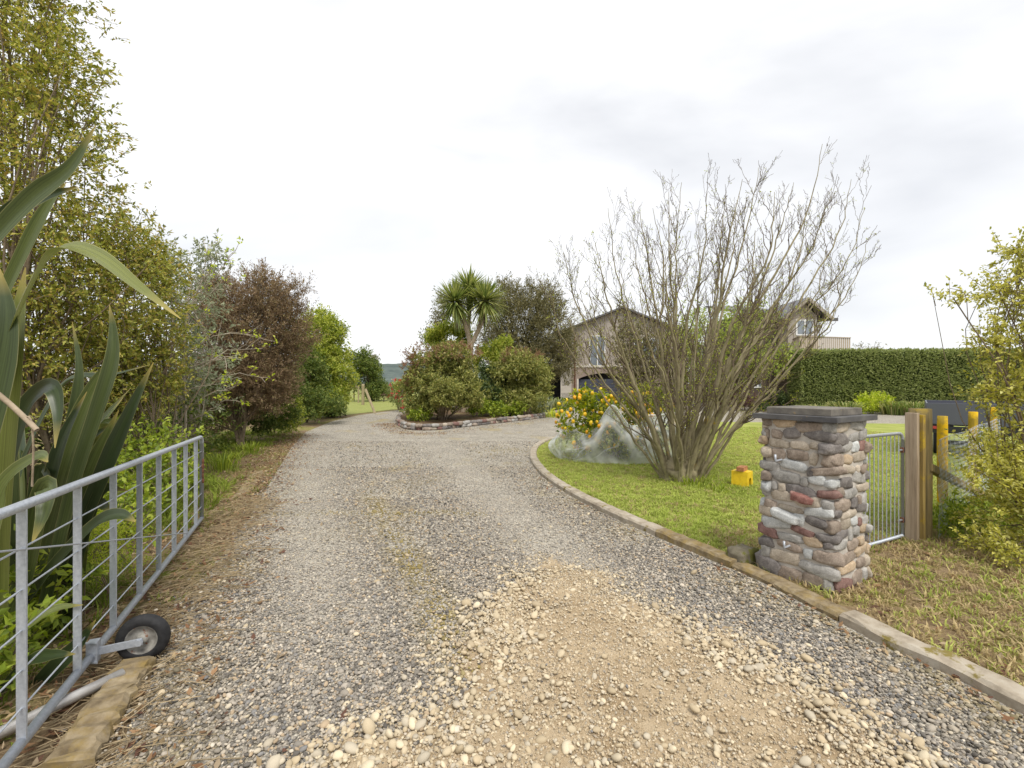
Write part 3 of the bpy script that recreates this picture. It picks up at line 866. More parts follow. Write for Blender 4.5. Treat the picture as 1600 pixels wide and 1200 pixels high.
# ------------------------------------------------------------------ stone pillar
def stone_mesh(name, a, b, c, seed, sub=3):
    bm = bmesh.new()
    bmesh.ops.create_icosphere(bm, subdivisions=sub, radius=1.0)
    sv = Vector((seed * 3.7, seed * 1.3, seed * 5.1))
    for v in bm.verts:
        p = v.co.copy()
        # superellipsoid so that the stones are blocky cobbles
        e = 0.56
        p = Vector([math.copysign(abs(q) ** e, q) for q in p])
        k = 1 + 0.24 * mnoise.noise(p * 1.1 + sv) + 0.10 * mnoise.noise(p * 2.7 + sv) + 0.05 * mnoise.noise(p * 5 + sv)
        k2 = 1 + 0.5 * (k - 1)
        v.co = Vector((p.x * a * k, p.y * b * k2, p.z * c * k))
    me = bpy.data.meshes.new(name); bm.to_mesh(me); bm.free()
    for p in me.polygons: p.use_smooth = True
    return me
def stone_mat(name, c1, c2, c3):
    m, n, l, bs = new_mat(name)
    oi = n.new("ShaderNodeObjectInfo")
    c = n.new("ShaderNodeTexCoord")
    ad = n.new("ShaderNodeVectorMath"); ad.operation = 'ADD'; l.new(c.outputs['Object'], ad.inputs[0])
    cb = n.new("ShaderNodeCombineXYZ"); l.new(oi.outputs['Random'], cb.inputs[0]); l.new(cb.outputs[0], ad.inputs[1])
    t = noise_node(n, l, 16, 7, 0.68, vec=ad.outputs[0])
    r = ramp(n, [(0.30, c1), (0.52, c2), (0.72, c3)]); l.new(t.outputs['Fac'], r.inputs[0])
    t2 = noise_node(n, l, 110, 4, 0.6, vec=ad.outputs[0])
    r2 = ramp(n, [(0.3, (0.75, 0.75, 0.75)), (0.7, (1.2, 1.2, 1.2))]); l.new(t2.outputs['Fac'], r2.inputs[0])
    hs = n.new("ShaderNodeHueSaturation")
    mr = n.new("ShaderNodeMapRange"); mr.inputs['To Min'].default_value = 0.9; mr.inputs['To Max'].default_value = 1.3; hs.inputs['Saturation'].default_value = 0.85
    l.new(oi.outputs['Random'], mr.inputs['Value']); l.new(mr.outputs[0], hs.inputs['Value'])
    l.new(mixc(n, l, 1.0, r.outputs[0], r2.outputs[0], 'MULTIPLY'), hs.inputs['Color'])
    l.new(hs.outputs[0], bs.inputs['Base Color'])
    bs.inputs['Roughness'].default_value = 0.92; bs.inputs['Specular IOR Level'].default_value = 0.15
    bump(n, l, bs, t.outputs['Fac'], 0.010, 0.8)
    return m
SM = [stone_mat('tan_river_stone', (0.26, 0.21, 0.155), (0.37, 0.31, 0.235), (0.46, 0.40, 0.32)),
      stone_mat('grey_river_stone', (0.20, 0.19, 0.175), (0.31, 0.295, 0.27), (0.42, 0.40, 0.37)),
      stone_mat('brown_river_stone', (0.15, 0.115, 0.085), (0.25, 0.195, 0.15), (0.34, 0.28, 0.22)),
      stone_mat('purple_grey_stone', (0.105, 0.092, 0.086), (0.17, 0.152, 0.142), (0.26, 0.235, 0.215)),
      stone_mat('red_stone', (0.13, 0.065, 0.055), (0.21, 0.11, 0.09), (0.30, 0.18, 0.15)),
      stone_mat('pale_blue_grey_stone', (0.30, 0.31, 0.31), (0.41, 0.42, 0.41), (0.52, 0.52, 0.50)),
      stone_mat('ochre_stone', (0.30, 0.21, 0.125), (0.41, 0.30, 0.185), (0.48, 0.39, 0.27))]
RED_SPECKLED = stone_mat('red_speckled_granite', (0.15, 0.055, 0.045), (0.27, 0.11, 0.085), (0.50, 0.34, 0.28))

PC = Vector((2.505, 3.885, 0)); PR = R(31)
pillar = empty("stone_pillar", PC, "square river stone gate pillar with dark slab cap", "pillar", rz=PR)
def pillar_core():
    bm = bmesh.new()
    bmesh.ops.create_grid(bm, x_segments=1, y_segments=1, size=0.01)
    bm.clear()
    nz_, ns = 44, 64
    rings = []
    for i in range(nz_ + 1):
        z = -0.05 + 1.36 * i / nz_
        hf = 0.272 + 0.014 * (1 - i / nz_)
        ring = []
        for j in range(ns):
            th = 2 * math.pi * j / ns
            cx, sx = math.cos(th), math.sin(th)
            k = (abs(cx) ** 8 + abs(sx) ** 8) ** (-1 / 8)
            q = Vector((cx * k * hf, sx * k * hf, z))
            q *= 1; d = 0.012 * mnoise.noise(q * 9) + 0.005 * mnoise.noise(q * 30)
            q.x += cx * d; q.y += sx * d
            ring.append(bm.verts.new(T(PC, PR) @ q))
        rings.append(ring)
    for i in range(nz_):
        for j in range(ns):
            bm.faces.new((rings[i][j], rings[i][(j + 1) % ns], rings[i + 1][(j + 1) % ns], rings[i + 1][j]))
    bm.faces.new(rings[-1])
    return bm_obj("mortar_core", bm, M['mortar'], pillar, True)
pillar_core()
def pillar_stones():
    r = random.Random(21)
    half = 0.268
    z = 0.0
    rows = [0.125, 0.105, 0.085, 0.075, 0.08, 0.085, 0.07, 0.085, 0.075, 0.085, 0.08, 0.09, 0.08, 0.085, 0.08]
    k = sum(rows) / 1.315
    sd = 0
    wts = [22, 28, 20, 12, 5, 8, 5]
    for ri, rh in enumerate(rows):
        rh = rh / k
        s = r.uniform(0, 0.15); per = 8 * half
        start = s
        while s < start + per - 0.03:
            ln = r.choice([0.06, 0.09, 0.11, 0.14, 0.17, 0.20, 0.23]) * (1.15 if ri < 2 else 1.0)
            ln = min(ln, start + per - s)
            if start + per - s - ln < 0.05: ln = start + per - s
            m = (s + ln / 2) % per
            side = int(m // (2 * half)); u = m - side * 2 * half - half
            # a stone close to a corner wraps it
            corner = abs(u) > half - 0.055
            hh = rh * r.uniform(0.72, 1.14)
            zz = z + rh / 2 + r.uniform(-0.018, 0.018)
            hf = half + 0.014 * (1 - zz / 1.31)
            depth = 0.036
            if corner:
                u = math.copysign(half - 0.035, u)
                out_ = hf - 0.030
                rot = math.copysign(R(22), u) if True else 0
            else:
                out_ = hf - 0.013; rot = 0
            # local frame of the side: normal angle
            na = (-math.pi / 2) + side * math.pi / 2
            nv = Vector((math.cos(na), math.sin(na), 0)); tv = Vector((-math.sin(na), math.cos(na), 0))
            loc = nv * out_ + tv * u; loc.z = max(zz, 0.03)
            sd += 1
            big = 1.0
            me = stone_mesh("stone", ln * (0.535 if not corner else 0.55), depth * (1 if not corner else 1.25), hh * 0.545, sd)
            mi = r.choices(range(7), wts)[0]
            if ri in (0,) and mi in (5, 6): mi = 2
            me.materials.append(SM[mi])
            o = bpy.data.objects.new("stone", me)
            COL.objects.link(o); o.parent = pillar
            o.location = loc
            o.rotation_euler = (0, r.uniform(-0.2, 0.2), na + math.pi / 2 + rot * 0.7)
            # the speckled red block in the middle of the face towards the drive
            s += ln + 0.006
        z += rh
    # one red speckled block set across the near corner of the drive side face
    me = stone_mesh("stone", 0.085, 0.055, 0.036, 777); me.materials.append(RED_SPECKLED)
    o = bpy.data.objects.new("stone", me); COL.objects.link(o); o.parent = pillar
    o.location = (-0.293, -0.06, 0.70); o.rotation_euler = (0, 0.18, -math.pi / 2)
    o["label"] = "red speckled granite block"
    me = stone_mesh("stone", 0.11, 0.055, 0.040, 778); me.materials.append(SM[5])
    o = bpy.data.objects.new("stone", me); COL.objects.link(o); o.parent = pillar
    o.location = (-0.297, 0.06, 0.53); o.rotation_euler = (0, 0.2, -math.pi / 2)
pillar_stones()
cap = bm_obj("cap_slab", box_bm((0.655, 0.655, 0.042), T(PC + Vector((0, 0, 1.331)), PR), 0.004), M['slate'], pillar)
bm_obj("cap_top", box_bm((0.50, 0.50, 0.055), T(PC + Vector((0.0, 0, 1.380)), PR), 0.006), M['slate_top'], pillar)
for (lx, ly, lz) in ((-0.325, 0.10, 0.98), (-0.325, 0.03, 0.30)):      # gate pins in the drive side face
    q = T(PC, PR) @ Vector((lx, ly, lz))
    e = (T(PC, PR) @ Vector((lx - 0.055, ly, lz))) 
    tube_obj("gate_pin", [([tuple(q + (q - e) * 1.0), tuple(e), tuple(e + Vector((0, 0, 0.05)))], 0.009)], M['galv'], pillar, 8, True, True)

def boulder(name, loc, a, b, c, mat, label, cat, seed, rz=0):
    me = stone_mesh(name, a, b, c, seed, 4); me.materials.append(mat)
    o = link(bpy.data.objects.new(name, me)); o.location = loc; o.rotation_euler = (0, 0, rz)
    return tag(o, label, cat)
M['mossrock'] = mat_mottled('mossy_rock', [(0.10, 0.09, 0.06), (0.24, 0.21, 0.16)], 9, 0.95, 0.006, 40, 0.2, 0, (0.12, 0.12, 0.03), 0.5, 6)
q = G(1163, 884)
boulder("boulder", (q.x, q.y + 0.05, 0.075), 0.125, 0.10, 0.075, M['mossrock'], "mossy rounded boulder on the kerb left of the stone pillar", "boulder", 91, 0.4)
# ------------------------------------------------------------------ long farm gate on the left
def farm_gate():
    A = Vector((-1.93, 1.70, 0)); B = Vector((-3.54, 5.33, 0))
    d = (B - A).normalized()
    g = empty("farm_gate", B, "long galvanised farm gate standing open beside the drive", "gate")
    L = (B - A).length
    def pt(s, z): return A + d * s + Vector((0, 0, z))
    def top(s): return 1.10 - 0.10 * s / L
    def bot(s): return 0.115 - 0.045 * s / L
    r = 0.021
    # outer frame : bottom rail, rounded end, top rail
    arc = []
    for k in range(7):
        t = k / 6 * math.pi / 2
        arc.append(pt(L - 0.08 + 0.08 * math.sin(t), top(L) - 0.08 + 0.08 * math.cos(t)))
    tube_obj("top_rail", [([tuple(pt(-1.3, top(-1.3))), tuple(pt(0, top(0)))] + [tuple(p) for p in arc], r)], M['galv'], g, 12, True, True)
    tube_obj("end_stile", [([tuple(pt(L, top(L) - 0.08)), tuple(pt(L, bot(L)))], r)], M['galv'], g, 12, True, True)
    tube_obj("bottom_rail", [([tuple(pt(-1.3, bot(-1.3))), tuple(pt(L + 0.01, bot(L)))], r * 1.02)], M['galv'], g, 12, True, True)
    # flat uprights, spaced as seen
    us = []
    for px in (34, 121, 177, 218, 248, 272, 290, 306):
        k = (px - 800) / F
        s = (k * A.y - A.x) / (d.x - k * d.y)
        us.append(s)
    us = [us[0] - 0.42] + us
    rz = math.atan2(d.y, d.x)
    for s in us:
        z0, z1 = bot(s), top(s)
        box("upright", (0.009, 0.036, z1 - z0), pt(s, (z0 + z1) / 2), M['galv'], g, rz - R(14), 0.001)
    for k in range(1, 6):
        f = k / 6.0
        f = f ** 1.08
        tube_obj("rod", [([tuple(pt(-1.3, top(-1.3) + (bot(-1.3) - top(-1.3)) * (1 - f))), tuple(pt(L, top(L) + (bot(L) - top(L)) * (1 - f)))], 0.0042)], M['galv'], g, 6)
    # brace rod running across
    off = Vector((d.y, -d.x, 0)) * 0.012
    tube_obj("brace_rod", [([tuple(pt(-0.25, 1.05) + off), tuple(pt(us[-2], 0.13) + off)], 0.0048)], M['galv'], g, 6)
    # rusty chain stub on the end stile
    for k in range(5):
        z = 0.72 - k * 0.055
        bm = bmesh.new()
        bmesh.ops.create_uvsphere(bm, u_segments=8, v_segments=6, radius=0.017)
        bmesh.ops.scale(bm, vec=(0.9, 0.6, 1.9), verts=bm.verts)
        bmesh.ops.transform(bm, matrix=T(pt(L - 0.0, z) + Vector((0.024, -0.012 - 0.003 * (k % 2), 0)), 0.8 * k), verts=bm.verts)
        bm_obj("chain_link", bm, M['rust'], g, True)
    return g, A, d, L, pt, bot
gate, GA, GD, GL, gpt, gbot = farm_gate()

def gate_wheel():
    # pneumatic wheel on an arm bolted to the bottom rail
    c = Vector((-2.13, 2.70, 0.134))
    ax = Vector((0.42, -0.90, 0.10)).normalized()     # axle, side facing the viewer
    ax = Vector((0.30, -0.95, 0.0)).normalized()
    wroot = gate
    def lathe(name, prof, mat, seg=36):
        bm = bmesh.new()
        Q = ax.to_track_quat('Z', 'Y').to_matrix().to_4x4()
        rings = []
        for (rr, h) in prof:
            rings.append([bm.verts.new(Matrix.Translation(c) @ Q @ Vector((rr * math.cos(2 * math.pi * k / seg), rr * math.sin(2 * math.pi * k / seg), h))) for k in range(seg)])
        for i in range(len(rings) - 1):
            for k in range(seg):
                bm.faces.new((rings[i][k], rings[i][(k + 1) % seg], rings[i + 1][(k + 1) % seg], rings[i + 1][k]))
        bmesh.ops.recalc_face_normals(bm, faces=bm.faces)
        return bm, name, mat
    tyre = []
    for k in range(17):
        t = math.pi * (-0.62 + 1.24 * k / 16)
        tyre.append((0.100 + 0.034 * math.cos(t), 0.036 * math.sin(t)))
    b, n_, m_ = lathe("tyre", [(0.080, -0.03)] + tyre + [(0.080, 0.03)], M['rubber'])
    ty = bm_obj("tyre", b, m_, wroot, True)
    b, n_, m_ = lathe("rim", [(0.086, 0.028), (0.080, 0.030), (0.072, 0.020), (0.060, 0.006), (0.040, 0.002), (0.030, 0.006), (0.026, 0.026), (0.012, 0.030), (0.0005, 0.030)], M['rim'])
    bm_obj("rim", b, m_, wroot, True)
    b, n_, m_ = lathe("rim_back", [(0.086, -0.028), (0.06, -0.006), (0.0005, -0.004)], M['rim'])
    bm_obj("rim_back", b, m_, wroot, True)
    # arm : flat bar from the rail bracket to the axle
    s = (c - GA).dot(GD) - 0.02
    hp = gpt(s, gbot(s) + 0.01)
    e = c + ax * 0.045
    v = hp - e
    ln = v.length
    ang = math.atan2(v.y, v.x)
    mid = (hp + e) / 2 + ax * 0.004
    box("wheel_arm", (ln + 0.03, 0.010, 0.042), mid, M['galv'], wroot, ang, 0.002, 0, -math.asin(v.z / ln))
    tube_obj("axle", [([tuple(c - ax * 0.03), tuple(c + ax * 0.062)], 0.011)], M['galv'], wroot, 10, True, True)
    tube_obj("axle_nut", [([tuple(c + ax * 0.052), tuple(c + ax * 0.066)], 0.019)], M['galv'], wroot, 6, False, True)
    box("bracket_plate", (0.055, 0.05, 0.115), hp + Vector((0.012, -0.01, 0.01)), M['galv'], wroot, math.atan2(GD.y, GD.x), 0.003)
    for dz in (-0.05, 0.055):
        q = hp + Vector((0.0, 0.0, dz + 0.01))
        tube_obj("bolt", [([tuple(q - Vector((0.05, 0.03, 0))), tuple(q + Vector((0.055, -0.035, 0)))], 0.006)], M['galv'], wroot, 6, False, True)
gate_wheel()
a, b = G(-60, 1175, 0.05), G(192, 1052, 0.055)
lp = tube_obj("loose_pipe", [([tuple(a), tuple((a + b) / 2 + Vector((0, 0, 0.003))), tuple(b - (b - a).normalized() * 0.03)], 0.026), ([tuple(b - (b - a).normalized() * 0.03), tuple(b), ], 0.026)], M['alu'], None, 16, True, True)
tag(lp, "dull grey metal tube lying on the ground under the farm gate", "pipe")

# ------------------------------------------------------------------ small gate, posts and wire fence on the right
def small_gate():
    Hn = Vector((3.97, 4.75, 0)); E = Vector((3.02, 4.27, 0))
    d = (E - Hn).normalized(); L = (E - Hn).length
    g = empty("garden_gate", Hn, "narrow galvanised bar gate between the stone pillar and timber post", "gate")
    def pt(s, z): return Hn + d * s + Vector((0, 0, z))
    zt, zb, r = 1.10, 0.06, 0.0165
    arc = [pt(0.07 - 0.07 * math.sin(k / 6 * math.pi / 2), zt - 0.07 + 0.07 * math.cos(k / 6 * math.pi / 2)) for k in range(7)]
    tube_obj("top_rail", [([tuple(pt(L, zt))] + [tuple(p) for p in arc], r)], M['galv'], g, 10, True, True)
    tube_obj("hinge_stile", [([tuple(pt(0, zt - 0.07)), tuple(pt(0, zb))], r)], M['galv'], g, 10, True, True)
    tube_obj("latch_stile", [([tuple(pt(L, zt + 0.01)), tuple(pt(L, zb - 0.01))], r)], M['galv'], g, 10, True, True)
    tube_obj("bottom_rail", [([tuple(pt(0, zb)), tuple(pt(L, zb))], r)], M['galv'], g, 10, True, True)
    n = 14
    for k in range(1, n):
        s = L * k / n
        tube_obj("bar", [([tuple(pt(s, zb)), tuple(pt(s, zt))], 0.005)], M['galv'], g, 6)
    for z in (0.93, 0.22):
        box("hinge", (0.075, 0.03, 0.055), pt(-0.02, z), M['rust'], g, math.atan2(d.y, d.x), 0.004)
        tube_obj("hinge_bolt", [([tuple(pt(0.07, z)), tuple(pt(-0.06, z))], 0.011)], M['galv'], g, 8, True, True)
small_gate()

gp = empty("gate_post", (4.10, 4.74, 0), "heavy round timber gate post with two planks fixed to it", "post")
rz = R(28)
box("plank", (0.052, 0.100, 1.33), (4.025, 4.70, 0.645), M['wood_pale'], gp, rz, 0.003)
box("plank", (0.052, 0.098, 1.31), (4.112, 4.727, 0.635), M['wood_lichen'], gp, rz, 0.003)
def round_post(name, loc, r, h, mat, parent, seed=0, tilt=(0, 0)):
    bm = bmesh.new(); n = 20; rings = []
    for i, z in enumerate(np.linspace(-0.05, h, 12)):
        ring = []
        for k in range(n):
            t = 2 * math.pi * k / n
            rr = r * (1 + 0.03 * mnoise.noise((math.cos(t) * 2 + seed, math.sin(t) * 2, z * 1.5)))
            if i == 11: rr *= 0.97
            ring.append(bm.verts.new((loc[0] + rr * math.cos(t) + tilt[0] * z, loc[1] + rr * math.sin(t) + tilt[1] * z, loc[2] + z)))
        rings.append(ring)
    for i in range(len(rings) - 1):
        for k in range(n): bm.faces.new((rings[i][k], rings[i][(k + 1) % n], rings[i + 1][(k + 1) % n], rings[i + 1][k]))
    bm.faces.new(rings[-1])
    o = bm_obj(name, bm, mat, parent, True)
    return o
round_post("round_post", (4.245, 4.86, 0), 0.098, 1.345, M['wood_post'], gp, 3)

fence = empty("wire_fence", (5.38, 5.84, 0), "lichen yellowed post and chicken wire fence running back from the gate post", "fence")
for (x, y, h, r) in ((5.38, 5.84, 1.20, 0.052), (6.81, 6.90, 1.19, 0.055), (8.3, 8.05, 1.2, 0.05)):
    round_post("fence_post", (x, y, 0), r, h, M['wood_yellow'], fence, x)
a, b = Vector((4.22, 4.83, 0.75)), Vector((6.62, 6.66, 0.03))
v = b - a
box("stay_brace", (v.length, 0.07, 0.085), (a + b) / 2 + Vector((0.04, -0.05, 0)), M['wood_post'], fence, math.atan2(v.y, v.x), 0.012, 0, math.asin(-v.z / v.length))
def netting():
    A = Vector((4.33, 4.80, 0)); B = Vector((8.3, 8.0, 0)); d = (B - A).normalized(); L = (B - A).length
    cw, ch = 0.055, 0.05
    paths = []
    nu = int(L / cw); nv = int(1.0 / ch)
    def P_(i, j):
        s = i * cw; z = 0.03 + j * ch
        return A + d * s + Vector((0.004 * math.sin(i * 1.3 + j), -0.06 + 0.012 * math.sin(s * 2.2) + 0.006 * math.sin(j * 0.8), z + 0.01 * math.sin(s * 3)))
    for j in range(nv):
        for i in range(nu):
            # hexagonal cell : two slanted wires and one upright twist
            o = 0.5 if j % 2 else 0.0
            p0 = P_(i + o, j); p1 = P_(i + o, j + 0.45); p2 = P_(i + o + 0.5, j + 1); p3 = P_(i + o - 0.5, j + 1)
            paths += [([tuple(p0), tuple(p1)], 0.0016), ([tuple(p1), tuple(p2)], 0.0013), ([tuple(p1), tuple(p3)], 0.0013)]
    for z in (1.03, 0.55, 0.05):
        paths.append(([tuple(A + d * s + Vector((0, -0.06, z + 0.01 * math.sin(s * 3)))) for s in np.linspace(0, L, 14)], 0.0016))
    V, Q = tubes_np(paths, 3, False)
    o = mesh_np("wire_netting", V, Q, M['galv'], fence)
    o["kind"] = "stuff"
netting()

# ------------------------------------------------------------------ trailer behind the fence
def trailer():
    c = Vector((10.15, 10.15, 0))
    t = empty("trailer", c, "dark grey box trailer parked behind the wire fence", "trailer")
    m, n, l, bs = new_mat('dark_trailer_panel'); bs.inputs['Base Color'].default_value = (0.085, 0.09, 0.115, 1); bs.inputs['Roughness'].default_value = 0.45
    mk, n, l, bs = new_mat('black_chassis'); bs.inputs['Base Color'].default_value = (0.015, 0.016, 0.02, 1); bs.inputs['Roughness'].default_value = 0.5
    W, Lg = 1.75, 2.5
    x0, y0 = c.x - W / 2, c.y - 0.6
    box("tailgate", (W, 0.03, 0.44), (c.x, y0, 0.965), m, t, 0, 0.006)
    box("headboard", (W, 0.03, 0.44), (c.x, y0 + Lg, 0.965), m, t, 0, 0.006)
    for s in (-1, 1):
        box("side_panel", (0.03, Lg - 0.06, 0.44), (c.x + s * (W / 2 - 0.02), y0 + Lg / 2, 0.963), m, t, 0, 0.006)
        box("chassis_rail", (0.06, Lg, 0.10), (c.x + s * 0.45, y0 + Lg / 2 + 0.02, 0.64), mk, t, 0, 0.004)
        cx = c.x + s * (W / 2 - 0.22)
        for (rr, wd, mt, nm) in ((0.30, 0.17, M['rubber'], "tyre"), (0.19, 0.185, M['rim'], "rim")):
            bm = bmesh.new()
            bmesh.ops.create_cone(bm, cap_ends=True, segments=28, radius1=rr, radius2=rr, depth=wd, matrix=T((cx, y0 + 0.55, 0.30)) @ Matrix.Rotation(R(90), 4, 'Y'))
            bmesh.ops.bevel(bm, geom=[e for e in bm.edges if len(e.link_faces) == 2 and any(len(f.verts) > 4 for f in e.link_faces)], offset=0.03 if nm == "tyre" else 0.008, segments=2, affect='EDGES')
            bm_obj(nm, bm, mt, t, True)
        box("mudguard", (0.22, 0.75, 0.015), (cx, y0 + 0.55, 0.645), mk, t, 0, 0.004)
        box("tail_light", (0.12, 0.03, 0.06), (c.x + s * 0.7, y0 - 0.012, 0.655), M['lf_red'], t, 0, 0.004)
    box("deck", (W - 0.02, Lg, 0.03), (c.x, y0 + Lg / 2, 0.722), mk, t, 0, 0.003)
    box("axle_beam", (W - 0.3, 0.09, 0.09), (c.x, y0 + 0.55, 0.30), mk, t, 0, 0.01)
    box("rear_bar", (W - 0.06, 0.05, 0.15), (c.x, y0 + 0.02, 0.615), mk, t, 0, 0.004)
    tube_obj("drawbar", [([(c.x, y0 + Lg, 0.62), (c.x, y0 + Lg + 1.1, 0.5)], 0.035)], mk, t, 8, True, True)
trailer()
bpy.data.objects['trailer'].rotation_euler = (0, 0, -R(41))

# ------------------------------------------------------------------ yellow box with a brick
def yellow_box():
    q = G(1162, 762)
    rz = R(42)
    m, n, l, bs = new_mat('yellow_plastic'); bs.inputs['Roughness'].default_value = 0.5
    t = noise_node(n, l, 14, 6, 0.6); r = ramp(n, [(0.3, (0.62, 0.40, 0.01)), (0.6, (0.80, 0.56, 0.02))]); l.new(t.outputs['Fac'], r.inputs[0]); l.new(r.outputs[0], bs.inputs['Base Color'])
    t = empty("trap_box", q, "small yellow box with an arched opening on the lawn", "box", rz=rz)
    w, dp, h = 0.22, 0.24, 0.235
    prof = [(-w / 2, 0), (-0.045, 0), (-0.045, 0.09)] + [(-0.045 * math.cos(a), 0.09 + 0.05 * math.sin(a)) for a in np.linspace(0.4, math.pi - 0.4, 6)] + [(0.045, 0.09), (0.045, 0), (w / 2, 0), (w / 2 - 0.012, h), (-w / 2 + 0.012, h)]
    bm = bmesh.new()
    Mx = T(q + Vector((0, 0.05, 0.02)), rz)
    fr = [bm.verts.new(Mx @ Vector((x, -dp / 2, z))) for x, z in prof]
    bk = [bm.verts.new(Mx @ Vector((x, dp / 2, z))) for x, z in prof]
    bm.faces.new(fr); bm.faces.new(list(reversed(bk)))
    for i in range(len(prof)):
        j = (i + 1) % len(prof)
        bm.faces.new((fr[j], fr[i], bk[i], bk[j]))
    bmesh.ops.recalc_face_normals(bm, faces=bm.faces)
    bm_obj("box_body", bm, m, t)
    bm_obj("dark_tunnel_panel", box_bm((0.10, 0.01, 0.15), Mx @ Matrix.Translation((0, dp / 2 - 0.03, 0.075))), M['rubber'], t)  # black panel added across the tunnel to make the opening dark
    mb = mat_mottled('fired_brick', [(0.30, 0.13, 0.06), (0.45, 0.22, 0.11)], 20, 0.9, 0.003, 80)
    o = bm_obj("loose_brick", box_bm((0.23, 0.105, 0.065), Mx @ T((0, 0.0, h + 0.0335), R(7)), 0.005), mb)
    tag(o, "orange brick lying on top of the yellow box", "brick")
yellow_box()

# ------------------------------------------------------------------ plants
def lobe_points(lobes, n, shell=0.55, bump_amp=0.18):
    """points in a union of ellipsoids, denser towards the outside; returns pos, outward"""
    vols = np.array([l[1][0] * l[1][1] * l[1][2] for l in lobes]) ** 0.75
    cnt = rng.multinomial(n, vols / vols.sum())
    PP, OO = [], []
    for (c, r), k in zip(lobes, cnt):
        d = rand_unit(k)
        f = np.array([mnoise.noise((v[0] * 2.3 + c[0], v[1] * 2.3 + c[1], v[2] * 2.3 + c[2])) for v in d]) if k else np.zeros(0)
        rad = (shell + (1 - shell) * rng.random(k) ** 0.6) * (1 + bump_amp * 1.6 * f)
        p = np.array(c)[None] + d * rad[:, None] * np.array(r)[None]
        PP.append(p); OO.append(unit(d / np.array(r)[None]))
    return np.concatenate(PP), np.concatenate(OO)

def clump_points(lobes, n, sub):
    """foliage gathered in rounded clumps over the crown, with gaps between them"""
    subs = []
    for (c, r) in lobes:
        d = rand_unit(sub)
        for v in d:
            k = rng.uniform(0.55, 0.82)
            q = rng.uniform(0.26, 0.44)
            subs.append((tuple(np.array(c) + v * k * np.array(r)), tuple(np.array(r) * q * np.array([1.1, 1.1, 0.85]))))
    return lobe_points(subs, n, 0.55, 0.15)

def sprigs(pos, outw, per, length, L, W, up=0.5, droop=0.0, jit=0.8, lvar=0.35, zmin=0.02, upgrow=0.35):
    """each sprig is a short shoot carrying leaves along its length"""
    n = len(pos)
    ax = unit(outw + rng.normal(0, 0.45, (n, 3)) + np.array([0, 0, upgrow - droop]))
    t = rng.random((n, per))
    ln = length * rng.uniform(0.6, 1.3, (n, 1))
    p = pos[:, None, :] + ax[:, None, :] * ((t - 0.5) * ln)[:, :, None] + rng.normal(0, length * 0.06, (n, per, 3))
    d = unit(ax[:, None, :] * 0.7 + rng.normal(0, jit, (n, per, 3)) + np.array([0, 0, -droop]))
    p = p.reshape(-1, 3); d = d.reshape(-1, 3)
    k = p[:, 2] > zmin
    p, d = p[k], d[k]
    m = len(p)
    sc = rng.uniform(1 - lvar, 1 + lvar, m)
    tw = np.stack([pos - ax * ln * 0.6, pos + ax * ln * 0.45], 1)
    return leaf_arrays(p, d, L * sc, W * sc, up), tw

def PL(px, py, Y, rx, rz, ry=None):
    """a crown lobe from its place and size in the photograph"""
    c = P(px, py, Y); s = Y / F
    return (tuple(c), (rx * s, ry if ry else (rx + rz) * 0.5 * s, rz * s))

